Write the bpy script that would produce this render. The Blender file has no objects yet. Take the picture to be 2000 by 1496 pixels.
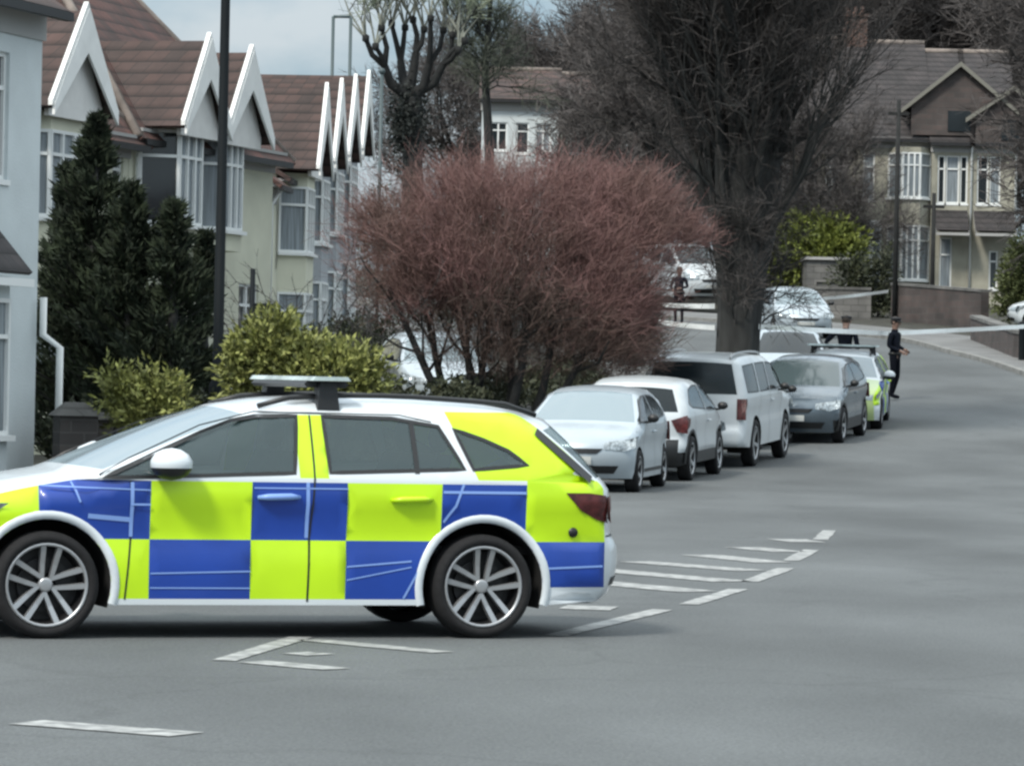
import bpy, bmesh, math, random
from math import sin, cos, pi, radians, sqrt, atan2
from mathutils import Vector, Matrix
from mathutils.geometry import delaunay_2d_cdt
import numpy as np
random.seed(7)
S = bpy.context.scene
C = S.collection
# ---------------------------------------------------------------- camera
FPX = 8000.0; EYE = 1.57; ROLL = 0.021
cd = bpy.data.cameras.new("camera"); cam = bpy.data.objects.new("camera", cd); C.objects.link(cam)
cd.sensor_width = 36; cd.lens = 36*FPX/2000; cd.clip_end = 3000; cd.clip_start = 0.5
cam.location = (0, 0, EYE)
cam.rotation_euler = (Matrix.Rotation(radians(90)-6/FPX, 3, 'X') @ Matrix.Rotation(ROLL, 3, 'Z')).to_euler()
S.camera = cam
# ---------------------------------------------------------------- world and sun
SUN_EL, SUN_AZ = radians(48), radians(215)       # azimuth clockwise from +Y (view direction)
w = bpy.data.worlds.new("World"); S.world = w; w.use_nodes = True
nt = w.node_tree; N = nt.nodes; L = nt.links; N.clear()
sky = N.new('ShaderNodeTexSky'); sky.sky_type = 'NISHITA'; sky.sun_disc = False
sky.sun_elevation = SUN_EL; sky.sun_rotation = SUN_AZ; sky.air_density = 1.2; sky.dust_density = 1.5; sky.ozone_density = 2.0
tc = N.new('ShaderNodeTexCoord'); mp = N.new('ShaderNodeMapping'); mp.inputs['Scale'].default_value = (22, 22, 40)
nz = N.new('ShaderNodeTexNoise'); nz.inputs['Scale'].default_value = 1.0; nz.inputs['Detail'].default_value = 5
cr = N.new('ShaderNodeValToRGB'); cr.color_ramp.elements[0].position = .40; cr.color_ramp.elements[1].position = .68
hs = N.new('ShaderNodeMix'); hs.data_type = 'RGBA'; hs.inputs['B'].default_value = (3.4, 4.75, 5.9, 1); hs.inputs['Factor'].default_value = .72
mx = N.new('ShaderNodeMix'); mx.data_type = 'RGBA'; mx.inputs['B'].default_value = (5.6, 6.3, 6.7, 1)
bg = N.new('ShaderNodeBackground'); bg.inputs['Strength'].default_value = 0.10
out = N.new('ShaderNodeOutputWorld')
L.new(tc.outputs['Generated'], mp.inputs['Vector']); L.new(mp.outputs['Vector'], nz.inputs['Vector'])
L.new(nz.outputs['Fac'], cr.inputs['Fac']); L.new(sky.outputs['Color'], hs.inputs['A'])
L.new(hs.outputs['Result'], mx.inputs['A']); L.new(cr.outputs['Color'], mx.inputs['Factor'])
# an overcast sky is darkest at the horizon and brightest overhead
sp_ = N.new('ShaderNodeSeparateXYZ'); gr = N.new('ShaderNodeMapRange'); gr.inputs['From Min'].default_value = 0; gr.inputs['From Max'].default_value = .9
gr.inputs['To Min'].default_value = .52; gr.inputs['To Max'].default_value = 1.75; vm = N.new('ShaderNodeVectorMath'); vm.operation = 'SCALE'
L.new(tc.outputs['Generated'], sp_.inputs['Vector']); L.new(sp_.outputs['Z'], gr.inputs['Value']); L.new(mx.outputs['Result'], vm.inputs[0]); L.new(gr.outputs['Result'], vm.inputs['Scale'])
tp = N.new('ShaderNodeMix'); tp.data_type = 'RGBA'; tp.inputs['B'].default_value = (9.2, 9.6, 9.6, 1); g2 = N.new('ShaderNodeMapRange')
g2.inputs['From Min'].default_value = .15; g2.inputs['From Max'].default_value = .8; g2.inputs['To Max'].default_value = .75
L.new(sp_.outputs['Z'], g2.inputs['Value']); L.new(g2.outputs['Result'], tp.inputs['Factor']); L.new(vm.outputs['Vector'], tp.inputs['A'])
L.new(tp.outputs['Result'], bg.inputs['Color']); L.new(bg.outputs['Background'], out.inputs['Surface'])
sd = bpy.data.lights.new("sun", 'SUN'); sd.energy = 2.0; sd.angle = radians(10); sd.color = (1, .95, .87)
so = bpy.data.objects.new("sun", sd); C.objects.link(so)
_d = Vector((sin(SUN_AZ)*cos(SUN_EL), cos(SUN_AZ)*cos(SUN_EL), sin(SUN_EL)))
so.rotation_euler = _d.to_track_quat('Z', 'Y').to_euler(); so.location = (0, 0, 40)
S.view_settings.view_transform = 'Standard'; S.view_settings.look = 'None'
S.view_settings.exposure = 0.80; S.view_settings.gamma = 1
S.render.engine = 'CYCLES'; S.cycles.use_denoising = True; S.cycles.max_bounces = 6
S.cycles.pixel_filter_type = 'BLACKMAN_HARRIS'; S.cycles.filter_width = 2.6
# ---------------------------------------------------------------- helpers
def W(u, v, Y):
    """A photo pixel (2000 x 1496) at depth Y metres -> world point."""
    a, b = u-1000, v-748
    x = a*cos(ROLL)+b*sin(ROLL); y = -a*sin(ROLL)+b*cos(ROLL)
    return Vector((x*Y/FPX, Y, EYE-(y+6)*Y/FPX))
def tag(o, label=None, cat=None, group=None, kind=None):
    if label: o['label'] = label
    if cat: o['category'] = cat
    if group: o['group'] = group
    if kind: o['kind'] = kind
    return o
def thing(name, loc=(0, 0, 0), rz=0, label=None, cat=None, group=None):
    o = bpy.data.objects.new(name, None); C.objects.link(o); o.empty_display_size = .1
    o.location = loc; o.rotation_euler = (0, 0, rz)
    return tag(o, label, cat, group)
def copy_tree(o, parent=None):
    c = o.copy(); C.objects.link(c)
    if parent: c.parent = parent
    for ch in list(o.children): copy_tree(ch, c)
    return c
class MB:
    def __init__(s): s.v = []; s.f = []; s.m = []; s.sm = []
    def add(s, vs, fs, mi=0, smooth=False):
        b = len(s.v); s.v += [tuple(p) for p in vs]
        for f in fs: s.f.append(tuple(b+i for i in f)); s.m.append(mi); s.sm.append(smooth)
        return s
    def box(s, x0, x1, y0, y1, z0, z1, mi=0):
        vs = [(x, y, z) for z in (z0, z1) for y in (y0, y1) for x in (x0, x1)]
        return s.add(vs, [(0, 2, 3, 1), (4, 5, 7, 6), (0, 1, 5, 4), (2, 6, 7, 3), (0, 4, 6, 2), (1, 3, 7, 5)], mi)
    def hexa(s, p, mi=0):     # 8 points, bottom 4 ccw then top 4
        return s.add(p, [(3, 2, 1, 0), (4, 5, 6, 7), (0, 1, 5, 4), (1, 2, 6, 5), (2, 3, 7, 6), (3, 0, 4, 7)], mi)
    def beam(s, a, b, wd, th, mi=0, up=(0, 0, 1)):
        a = Vector(a); b = Vector(b); d = (b-a).normalized(); u = Vector(up)
        sd_ = d.cross(u)
        if sd_.length < 1e-4: sd_ = d.cross(Vector((1, 0, 0)))
        sd_.normalize(); u = sd_.cross(d).normalized(); p = []
        for q in (a, b):
            for (i, j) in ((-1, -1), (1, -1), (1, 1), (-1, 1)): p.append(q+sd_*i*wd/2+u*j*th/2)
        return s.add(p, [(0, 1, 2, 3), (7, 6, 5, 4), (0, 4, 5, 1), (1, 5, 6, 2), (2, 6, 7, 3), (3, 7, 4, 0)], mi)
    def tube(s, pts, rads, n=8, mi=0, caps=True, smooth=True):
        pts = [Vector(p) for p in pts]
        if not hasattr(rads, '__len__'): rads = [rads]*len(pts)
        vs = []; fs = []; prev = None
        for i, p in enumerate(pts):
            d = (pts[min(i+1, len(pts)-1)]-pts[max(i-1, 0)]).normalized()
            if prev is None:
                a = d.orthogonal().normalized()
            else:
                a = (prev-d*prev.dot(d))
                a = a.normalized() if a.length > 1e-5 else d.orthogonal().normalized()
            prev = a; b = d.cross(a)
            for k in range(n):
                t = 2*pi*k/n; vs.append(p+(a*cos(t)+b*sin(t))*rads[i])
        for i in range(len(pts)-1):
            for k in range(n):
                k2 = (k+1) % n; fs.append((i*n+k, i*n+k2, (i+1)*n+k2, (i+1)*n+k))
        if caps: fs.append(tuple(range(n))[::-1]); fs.append(tuple((len(pts)-1)*n+k for k in range(n)))
        return s.add(vs, fs, mi, smooth)
    def lathe(s, prof, n=24, axis='Z', c=(0, 0, 0), mi=0, smooth=True, a0=0, a1=2*pi):
        vs = []; fs = []; full = abs(a1-a0-2*pi) < 1e-6; m = n if full else n+1
        for (r, h) in prof:
            for k in range(m):
                t = a0+(a1-a0)*k/n
                if axis == 'Z': p = (r*cos(t), r*sin(t), h)
                elif axis == 'Y': p = (r*cos(t), h, r*sin(t))
                else: p = (h, r*cos(t), r*sin(t))
                vs.append((p[0]+c[0], p[1]+c[1], p[2]+c[2]))
        for i in range(len(prof)-1):
            for k in range(n):
                k2 = (k+1) % m; fs.append((i*m+k, i*m+k2, (i+1)*m+k2, (i+1)*m+k))
        return s.add(vs, fs, mi, smooth)
    def ball(s, c, r, n=10, mi=0):
        if not hasattr(r, '__len__'): r = (r, r, r)
        h = n//2; vs = []; fs = []
        for i in range(h+1):
            a = pi*i/h
            for k in range(n):
                t = 2*pi*k/n; vs.append((c[0]+r[0]*sin(a)*cos(t), c[1]+r[1]*sin(a)*sin(t), c[2]+r[2]*cos(a)))
        for i in range(h):
            for k in range(n):
                k2 = (k+1) % n; fs.append((i*n+k, (i+1)*n+k, (i+1)*n+k2, i*n+k2))
        return s.add(vs, fs, mi, True)
    def prism(s, poly, y0, y1, mi=0, axis='Y'):
        n = len(poly)
        if axis == 'Y': vs = [(x, y0, z) for x, z in poly]+[(x, y1, z) for x, z in poly]
        elif axis == 'X': vs = [(y0, x, z) for x, z in poly]+[(y1, x, z) for x, z in poly]
        else: vs = [(x, z, y0) for x, z in poly]+[(x, z, y1) for x, z in poly]
        fs = [tuple(range(n)), tuple(range(2*n-1, n-1, -1))]+[(i, i+n, (i+1) % n+n, (i+1) % n) for i in range(n)]
        return s.add(vs, fs, mi)
    def build(s, name, mats, parent=None, weld=False, fixn=True):
        me = bpy.data.meshes.new(name); me.from_pydata(s.v, [], s.f)
        if not hasattr(mats, '__len__'): mats = [mats]
        for m in mats: me.materials.append(m)
        me.polygons.foreach_set('material_index', s.m); me.polygons.foreach_set('use_smooth', s.sm)
        if weld or fixn:
            bm = bmesh.new(); bm.from_mesh(me)
            if weld: bmesh.ops.remove_doubles(bm, verts=bm.verts, dist=.0008)
            if fixn: bmesh.ops.recalc_face_normals(bm, faces=bm.faces)
            bm.to_mesh(me); bm.free()
        me.update()
        o = bpy.data.objects.new(name, me); C.objects.link(o)
        if parent is not None: o.parent = parent
        return o
# ---------------------------------------------------------------- materials
MC = {}
def mat(name, col, rough=.6, metal=0, var=0, vs=8, bump=0, bs=40, coat=0, spec=.5, col2=None, detail=4, obj=True, stretch=None):
    if name in MC: return MC[name]
    m = bpy.data.materials.new(name); m.use_nodes = True; n = m.node_tree.nodes; l = m.node_tree.links
    p = n['Principled BSDF']; p.inputs['Base Color'].default_value = (*col, 1); p.inputs['Roughness'].default_value = rough
    p.inputs['Metallic'].default_value = metal; p.inputs['Specular IOR Level'].default_value = spec
    if coat: p.inputs['Coat Weight'].default_value = coat; p.inputs['Coat Roughness'].default_value = .06
    if var or bump or col2:
        t = n.new('ShaderNodeTexCoord'); src = t.outputs['Object' if obj else 'Generated']
        if stretch:
            q = n.new('ShaderNodeMapping'); q.inputs['Scale'].default_value = stretch
            l.new(src, q.inputs['Vector']); src = q.outputs['Vector']
    if var or col2:
        z = n.new('ShaderNodeTexNoise'); z.inputs['Scale'].default_value = vs; z.inputs['Detail'].default_value = detail
        l.new(src, z.inputs['Vector'])
        r = n.new('ShaderNodeValToRGB'); r.color_ramp.elements[0].position = .33; r.color_ramp.elements[1].position = .68
        c2 = col2 or tuple(min(1, c*(1+var)) for c in col); c1 = col if col2 else tuple(c*(1-var) for c in col)
        r.color_ramp.elements[0].color = (*c1, 1); r.color_ramp.elements[1].color = (*c2, 1)
        l.new(z.outputs['Fac'], r.inputs['Fac']); l.new(r.outputs['Color'], p.inputs['Base Color'])
    if bump:
        z = n.new('ShaderNodeTexNoise'); z.inputs['Scale'].default_value = bs; z.inputs['Detail'].default_value = 5
        l.new(src, z.inputs['Vector'])
        b = n.new('ShaderNodeBump'); b.inputs['Strength'].default_value = bump; b.inputs['Distance'].default_value = .02
        l.new(z.outputs['Fac'], b.inputs['Height']); l.new(b.outputs['Normal'], p.inputs['Normal'])
    MC[name] = m; return m
def tile_mat(name, c1, c2, mortar, sx, sz, rough=.8, wall=False):
    """brick or tile courses in object space; wall=True uses x/z, else x and slope length"""
    m = bpy.data.materials.new(name); m.use_nodes = True; n = m.node_tree.nodes; l = m.node_tree.links
    p = n['Principled BSDF']; p.inputs['Roughness'].default_value = rough
    t = n.new('ShaderNodeTexCoord'); q = n.new('ShaderNodeCombineXYZ'); sx_ = n.new('ShaderNodeSeparateXYZ'); ad = n.new('ShaderNodeMath'); l.new(t.outputs['Object'], sx_.inputs['Vector'])
    l.new(sx_.outputs['X'], ad.inputs[0]); l.new(sx_.outputs['Y'], ad.inputs[1]); l.new(ad.outputs[0], q.inputs['X']); l.new(sx_.outputs['Z'], q.inputs['Y'])
    b = n.new('ShaderNodeTexBrick'); b.inputs['Scale'].default_value = 1; b.inputs['Brick Width'].default_value = sx
    b.inputs['Row Height'].default_value = sz; b.inputs['Mortar Size'].default_value = .012 if wall else .008
    b.inputs['Color1'].default_value = (*c1, 1); b.inputs['Color2'].default_value = (*c2, 1); b.inputs['Mortar'].default_value = (*mortar, 1)
    z = n.new('ShaderNodeTexNoise'); z.inputs['Scale'].default_value = 1.3; z.inputs['Detail'].default_value = 6
    h = n.new('ShaderNodeMix'); h.data_type = 'RGBA'; h.blend_type = 'MULTIPLY'; h.inputs['Factor'].default_value = .75
    r = n.new('ShaderNodeValToRGB'); r.color_ramp.elements[0].position = .3; r.color_ramp.elements[1].position = .7
    r.color_ramp.elements[0].color = (.45, .45, .45, 1); r.color_ramp.elements[1].color = (1.25, 1.2, 1.2, 1)
    l.new(q.outputs['Vector'], b.inputs['Vector'])
    l.new(t.outputs['Object'], z.inputs['Vector']); l.new(z.outputs['Fac'], r.inputs['Fac'])
    l.new(b.outputs['Color'], h.inputs['A']); l.new(r.outputs['Color'], h.inputs['B']); l.new(h.outputs['Result'], p.inputs['Base Color'])
    if not wall:      # shade line at each tile course, painted into the colour
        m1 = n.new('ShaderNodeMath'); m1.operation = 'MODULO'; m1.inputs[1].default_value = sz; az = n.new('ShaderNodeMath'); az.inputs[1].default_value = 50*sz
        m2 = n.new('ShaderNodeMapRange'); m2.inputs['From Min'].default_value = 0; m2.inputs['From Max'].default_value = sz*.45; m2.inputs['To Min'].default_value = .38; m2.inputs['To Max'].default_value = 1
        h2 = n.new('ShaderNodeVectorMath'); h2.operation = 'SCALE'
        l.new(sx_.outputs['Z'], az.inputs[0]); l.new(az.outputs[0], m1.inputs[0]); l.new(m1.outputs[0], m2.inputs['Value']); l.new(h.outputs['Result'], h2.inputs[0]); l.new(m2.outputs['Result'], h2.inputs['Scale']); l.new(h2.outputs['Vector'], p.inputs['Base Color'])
    bb = n.new('ShaderNodeBump'); bb.inputs['Strength'].default_value = .6; bb.inputs['Distance'].default_value = .02
    l.new(b.outputs['Fac'], bb.inputs['Height']); bb.invert = True; l.new(bb.outputs['Normal'], p.inputs['Normal'])
    MC[name] = m; return m
def catmull(pts, step):
    """list of tuples, any dimension, through all points"""
    P = [np.array(p, float) for p in pts]; o = []
    if len(P) == 2:
        n = max(2, int(np.linalg.norm((P[1]-P[0])[:2])/step)+1)
        return [tuple(P[0]+(P[1]-P[0])*k/n) for k in range(n+1)]
    for i in range(len(P)-1):
        a = P[i-1] if i else 2*P[0]-P[1]; b = P[i]; c = P[i+1]; d = P[i+2] if i+2 < len(P) else 2*P[-1]-P[-2]
        n = max(2, int(np.linalg.norm((c-b)[:2])/step+.5))
        for k in range(n):
            t = k/n; o.append(tuple(.5*((2*b)+(-a+c)*t+(2*a-5*b+4*c-d)*t*t+(-a+3*b-3*c+d)*t**3)))
    o.append(tuple(P[-1])); return o
# ================================================================ TERRAIN, ROAD
_GY = [-60, 0, 50, 57, 65.6, 74, 79, 85, 89, 108, 121, 135, 155, 200, 260, 400, 1500]
_GZ = [0, 0, 0, 0, .12, .45, .64, .98, 1.28, 2.33, 3.0, 3.75, 4.9, 6.8, 8, 9, 9]
def g(Y):
    s = 0
    for d, k in ((-3, .2), (-1.5, .2), (0, .2), (1.5, .2), (3, .2)): s += k*float(np.interp(Y+d, _GY, _GZ))
    return s
def G(u, v):
    """photo pixel -> point where its ray meets the terrain"""
    lo, hi = 8.0, 400.0; Y = lo
    while Y < hi:
        p = W(u, v, Y)
        if p.z <= g(Y): break
        Y += .25
    a, b = Y-.25, Y
    for _ in range(20):
        m = (a+b)/2
        if W(u, v, m).z <= g(m): b = m
        else: a = m
    p = W(u, v, b); return Vector((p.x, b, g(b)))
asphalt = mat('road asphalt', (.097, .105, .107), .84, var=.27, vs=.35, bump=.35, bs=60, spec=.35, detail=8, stretch=(1, .45, 1))
_n = asphalt.node_tree.nodes; _l = asphalt.node_tree.links; _p = _n['Principled BSDF']
_src = _p.inputs['Base Color'].links[0].from_socket; _z = _n.new('ShaderNodeTexNoise'); _z.inputs['Scale'].default_value = 55; _z.inputs['Detail'].default_value = 3
_z2 = _n.new('ShaderNodeTexVoronoi'); _z2.feature = 'DISTANCE_TO_EDGE'; _z2.inputs['Scale'].default_value = .22
_t = _n.new('ShaderNodeTexCoord'); _nm = _n.new('ShaderNodeTexNoise'); _nm.inputs['Scale'].default_value = 1.1; _nm.inputs['Detail'].default_value = 8; _ad = _n.new('ShaderNodeVectorMath'); _ad.operation = 'MULTIPLY_ADD'; _ad.inputs[1].default_value = (1.6, 1.6, 0)
_l.new(_t.outputs['Object'], _z.inputs['Vector']); _l.new(_t.outputs['Object'], _nm.inputs['Vector']); _l.new(_nm.outputs['Color'], _ad.inputs[0]); _l.new(_t.outputs['Object'], _ad.inputs[2]); _l.new(_ad.outputs['Vector'], _z2.inputs['Vector'])
_r = _n.new('ShaderNodeMapRange'); _r.inputs['From Min'].default_value = .3; _r.inputs['From Max'].default_value = .7; _r.inputs['To Min'].default_value = .74; _r.inputs['To Max'].default_value = 1.26
_c = _n.new('ShaderNodeMapRange'); _c.inputs['From Max'].default_value = .012; _c.inputs['To Min'].default_value = .87; _c.inputs['To Max'].default_value = 1
_m = _n.new('ShaderNodeMath'); _m.operation = 'MULTIPLY'; _s = _n.new('ShaderNodeVectorMath'); _s.operation = 'SCALE'
_l.new(_z.outputs['Fac'], _r.inputs['Value']); _l.new(_z2.outputs['Distance'], _c.inputs['Value']); _l.new(_r.outputs['Result'], _m.inputs[0]); _l.new(_c.outputs['Result'], _m.inputs[1])
_l.new(_src, _s.inputs[0]); _l.new(_m.outputs[0], _s.inputs['Scale']); _l.new(_s.outputs['Vector'], _p.inputs['Base Color'])
earth = mat('garden earth', (.035, .034, .026), .95, var=.5, vs=2.5, bump=.6, bs=8)
paving = mat('pavement slabs', (.15, .152, .15), .85, var=.18, vs=.8, bump=.2, bs=40)
kerbm = mat('kerb stone', (.19, .19, .18), .8, var=.25, vs=3)
roadpaint = mat('worn road paint', (.145, .15, .15), .75, col2=(.42, .43, .42), vs=9, detail=10)
mb = MB(); xs = [-900, -300, -120, -60, -30, -15, -8, -4, 0, 4, 8, 15, 30, 60, 120, 300, 900]
ys = [-60, -20, 0, 20, 40]+[50+2*i for i in range(80)]+[220, 260, 330, 400, 600, 1000, 1500]
mb.add([(x, y, g(y)-.03) for y in ys for x in xs], [(j*len(xs)+i, j*len(xs)+i+1, (j+1)*len(xs)+i+1, (j+1)*len(xs)+i) for j in range(len(ys)-1) for i in range(len(xs)-1)], 0, True)
tag(mb.build('ground', earth), kind='structure')
_Lk = [(-26, -8), (-24, 6), (-19, 22), (-10.5, 36), (-4.2, 47), (-.4, 56), (1.5, 65), (3.2, 74), (4.5, 81), (4.8, 90), (4.3, 100), (2.6, 110), (-1.5, 119), (-12, 128), (-30, 134)]
_Rk = [(15, -8), (15, 6), (15, 22), (15, 36), (14.4, 47), (13.8, 56), (13.4, 65), (13.1, 74), (12.9, 81), (12.8, 90), (12.6, 100), (12.0, 111), (10.0, 124), (0, 138), (-24, 146)]
Lk = catmull(_Lk, 1.5); Rk = [None]*len(Lk)
def _same(pts, ref):
    P = [np.array(p, float) for p in pts]; Q = [np.array(p, float) for p in ref]; o = []
    for i in range(len(P)-1):
        n = max(2, int(np.linalg.norm(Q[i+1]-Q[i])/1.5+.5))
        a = P[i-1] if i else 2*P[0]-P[1]; b = P[i]; c = P[i+1]; d = P[i+2] if i+2 < len(P) else 2*P[-1]-P[-2]
        for k in range(n):
            t = k/n; o.append(tuple(.5*((2*b)+(-a+c)*t+(2*a-5*b+4*c-d)*t*t+(-a+3*b-3*c+d)*t**3)))
    o.append(tuple(P[-1])); return o
Rk = _same(_Rk, _Lk); Lk = Lk[:len(Rk)]; nk = min(len(Lk), len(Rk))
mb = MB(); ncx = 14
for i in range(nk):
    for k in range(ncx+1):
        t = k/ncx; x = Lk[i][0]+(Rk[i][0]-Lk[i][0])*t; y = Lk[i][1]+(Rk[i][1]-Lk[i][1])*t
        mb.v.append((x, y, g(y)+.004))
for i in range(nk-1):
    for k in range(ncx):
        a = i*(ncx+1)+k; mb.f.append((a, a+1, a+ncx+2, a+ncx+1)); mb.m.append(0); mb.sm.append(True)
tag(mb.build('road', asphalt), kind='structure')
def offs(line, d):
    o = []
    for i, p in enumerate(line):
        a = line[max(0, i-1)]; b = line[min(len(line)-1, i+1)]; dx, dy = b[0]-a[0], b[1]-a[1]; l = math.hypot(dx, dy)
        o.append((p[0]-dy/l*d, p[1]+dx/l*d))
    return o
def band(name, line, prof, m, kind='structure'):
    """sweep (offset, height) profile along a ground line"""
    rows = [offs(line, d) for d, h in prof]; mb = MB(); n = len(prof)
    for i in range(len(line)):
        for k, (d, h) in enumerate(prof): x, y = rows[k][i]; mb.v.append((x, y, g(y)+h))
    for i in range(len(line)-1):
        for k in range(n-1): a = i*n+k; mb.f.append((a, a+1, a+n+1, a+n)); mb.m.append(0); mb.sm.append(False)
    return tag(mb.build(name, m), kind=kind)
band('kerb', Lk[:nk], [(0, -.02), (.0, .115), (.14, .12), (.14, -.02)], kerbm)
band('kerb', Rk[:nk], [(0, -.02), (.0, .115), (-.14, .12), (-.14, -.02)], kerbm)
band('pavement', Lk[:nk], [(.14, -.02), (.141, .116), (2.3, .13), (2.3, -.02)], paving)
band('pavement', Rk[:nk], [(-.14, -.02), (-.141, .116), (-2.6, .13), (-2.6, -.02)], paving)
mb = MB(); mb.hexa([(-2.9, 74.5, g(78)-.6), (-.2, 74.5, g(78)-.6), (-.2, 82, g(82)-.6), (-2.9, 82, g(82)-.6), (-2.9, 74.5, g(74.5)+.33), (-.2, 74.5, g(74.5)+.33), (-.2, 82, g(82)+.33), (-2.9, 82, g(82)+.33)])
tag(mb.build('driveway', paving), kind='structure')
# painted markings, each line laid on the road
def stripe(mb, p, q, wd):
    d = Vector((q.x-p.x, q.y-p.y, 0)); l = d.length; n = Vector((-d.y, d.x, 0))/l*wd/2; m = max(2, int(l/.6)); b = len(mb.v)
    for i in range(m+1):
        c = p+(q-p)*i/m; j = random.uniform(.86, 1.06)
        for sg in (1, -1): r = c+n*sg*j; mb.v.append((r.x, r.y, g(r.y)+.009))
    for i in range(m): mb.f.append((b+2*i, b+2*i+1, b+2*i+3, b+2*i+2)); mb.m.append(0); mb.sm.append(False)
mb = MB()
for a in ((1085, 1243, 1295, 1192), (1345, 1182, 1442, 1152), (1465, 1137, 1535, 1111), (1545, 1096, 1585, 1075), (1602, 1055, 1620, 1037)):
    stripe(mb, G(a[0], a[1]), G(a[2], a[3]), .16)
tag(mb.build('road_edge_dashes', roadpaint), kind='structure')
mb = MB()
for a in ((1100, 1132, 1363, 1157), (1100, 1108, 1430, 1137), (1240, 1098, 1470, 1116), (1368, 1085, 1512, 1100), (1450, 1070, 1545, 1079), (1535, 1054, 1578, 1060)):
    stripe(mb, G(a[0], a[1]), G(a[2], a[3]), .42)
tag(mb.build('hatched_markings', roadpaint), kind='structure')
mb = MB()
for a, wd in (((437, 1292, 588, 1246), .14), ((600, 1251, 865, 1276), .20), ((492, 1294, 658, 1309), .24), ((575, 1277, 628, 1281), .25), ((50, 1413, 365, 1437), .26), ((1100, 1187, 1200, 1190), .5)):
    stripe(mb, G(a[0], a[1]), G(a[2], a[3]), wd)
tag(mb.build('bay_markings', roadpaint), kind='structure')
# ================================================================ CARS
def pip(x, z, poly):
    r = False; n = len(poly); j = n-1
    for i in range(n):
        xi, zi = poly[i]; xj, zj = poly[j]
        if (zi > z) != (zj > z) and x < (xj-xi)*(z-zi)/(zj-zi)+xi: r = not r
        j = i
    return r
def resample(loop, step, closed=True):
    o = []; n = len(loop)
    for i in range(n if closed else n-1):
        a = loop[i]; b = loop[(i+1) % n]; d = math.dist(a, b); k = max(1, int(d/step+.5))
        for j in range(k): o.append((a[0]+(b[0]-a[0])*j/k, a[1]+(b[1]-a[1])*j/k))
    if not closed: o.append(loop[-1])
    return o
class Shape:
    def __init__(s, sp):
        s.sp = sp; s.C = []; s.tag = []
        for tg, pts in sp['outline']:
            q = catmull(pts, .06)
            if s.C: q = q[1:]
            s.C += q; s.tag += [tg]*len(q)
        s.E = np.array([(x-cx, z-cz) for x, z, cx, cz in s.C])
        s.xf, s.xr = sp['wheels']; s.ra = sp['arch']; s.zs = sp['sill']
        s.xm = (s.C[0][0]+s.C[-1][0])/2; s.hl = (max(c[0] for c in s.C)-min(c[0] for c in s.C))/2
        s.ztop = max(s.E[:, 1])
        s.r = sp.get('round', .075)
    def dist(s, x, z):
        p = np.array((x, z)); a = s.E[:-1]; d = s.E[1:]-a; L2 = (d*d).sum(1)+1e-12
        t = np.clip(((p-a)*d).sum(1)/L2, 0, 1); q = a+d*t[:, None]-p
        return sqrt(float((q*q).sum(1).min()))
    def w(s, x, z, edge=False):
        sp = s.sp; t = min(1.15, abs(x-s.xm)/s.hl); y = sp['W']*(1-sp.get('pl', .13)*t**sp.get('pp', 6))
        zb = sp['belt']
        if z > zb: y -= .012+sp['tumble']*((z-zb)/(s.ztop-zb))**1.1
        elif z > zb-.18: y -= .012*max(0, (z-(zb-.12))/.12)
        else:
            k = (zb-.18-z)/(zb-.18-s.zs); y -= .012+.02*max(0, 1-k*3) - .02*max(0,1-k*3); y -= .05*max(0, k-.55)**1.5
            y -= .018*math.exp(-((z-(zb-.34))/.10)**2)
        d = 0 if edge else s.dist(x, z)
        q = 1-min(1, d/s.r); return y-s.r*(1-sqrt(max(0, 1-q*q)))
    def strip(s, i, sv, off=0):
        """i float index in outline, sv -1..1"""
        i = max(0, min(len(s.C)-1.001, i)); k = int(i); f = i-k
        a = np.array(s.C[k]); b = np.array(s.C[k+1]); x, z, cx, cz = a+(b-a)*f
        w_ = s.w(x-cx, z-cz, True); d = (b-a)[:2]; n = np.array((d[1], -d[0])); n = n/(np.linalg.norm(n)+1e-9)
        q = 1-abs(sv)**2.4
        # outline runs front -> top -> rear, so the outward normal is (-dz, dx) rotated
        return (x-cx+cx*q-n[0]*-off, sv*w_, z-cz+cz*q+n[1]*-off*-1)
    def side(s, x, z, sgn=1, off=0): return (x, sgn*(s.w(x, z)+off), z)
    def idx_at(s, z, front=True):
        rng = range(len(s.C)-1) if front else range(len(s.C)-2, -1, -1)
        for k in rng:
            z0, z1 = s.C[k][1], s.C[k+1][1]
            if min(z0, z1) <= z <= max(z0, z1) and abs(z1-z0) > 1e-6: return k+(z-z0)/(z1-z0)
        return 0 if front else len(s.C)-1.01
    def end(s, y, z, front=True, off=.006):
        i = s.idx_at(z, front); k = min(int(i), len(s.C)-2); f = i-k
        a = np.array(s.C[k]); b = np.array(s.C[k+1]); x, z_, cx, cz = a+(b-a)*f
        w_ = s.w(x-cx, z_-cz, True); sv = max(-1, min(1, y/w_)); q = 1-abs(sv)**2.4
        return (x-cx+cx*q+(off if front else -off), y, z-cz+cz*q)
def tri_patch(poly, step=.06):
    """triangulate a 2D polygon with interior points -> verts2d, tris"""
    loop = resample(poly, step); n = len(loop); pts = [Vector(p) for p in loop]
    xs = [p[0] for p in loop]; zs = [p[1] for p in loop]
    x = min(xs)+step/2
    while x < max(xs):
        z = min(zs)+step/2
        while z < max(zs):
            if pip(x, z, loop): pts.append(Vector((x+random.uniform(-.002, .002), z)))
            z += step
        x += step
    v, e, f, *_ = delaunay_2d_cdt(pts, [(i, (i+1) % n) for i in range(n)], [], 0, 1e-5)
    tr = [t for t in f if pip(sum(v[i][0] for i in t)/3, sum(v[i][1] for i in t)/3, loop)]
    return v, tr
def patch(mb, poly, mapper, mi=0, step=.06, smooth=True):
    v, t = tri_patch(poly, step); mb.add([mapper(p[0], p[1]) for p in v], t, mi, smooth)
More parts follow.
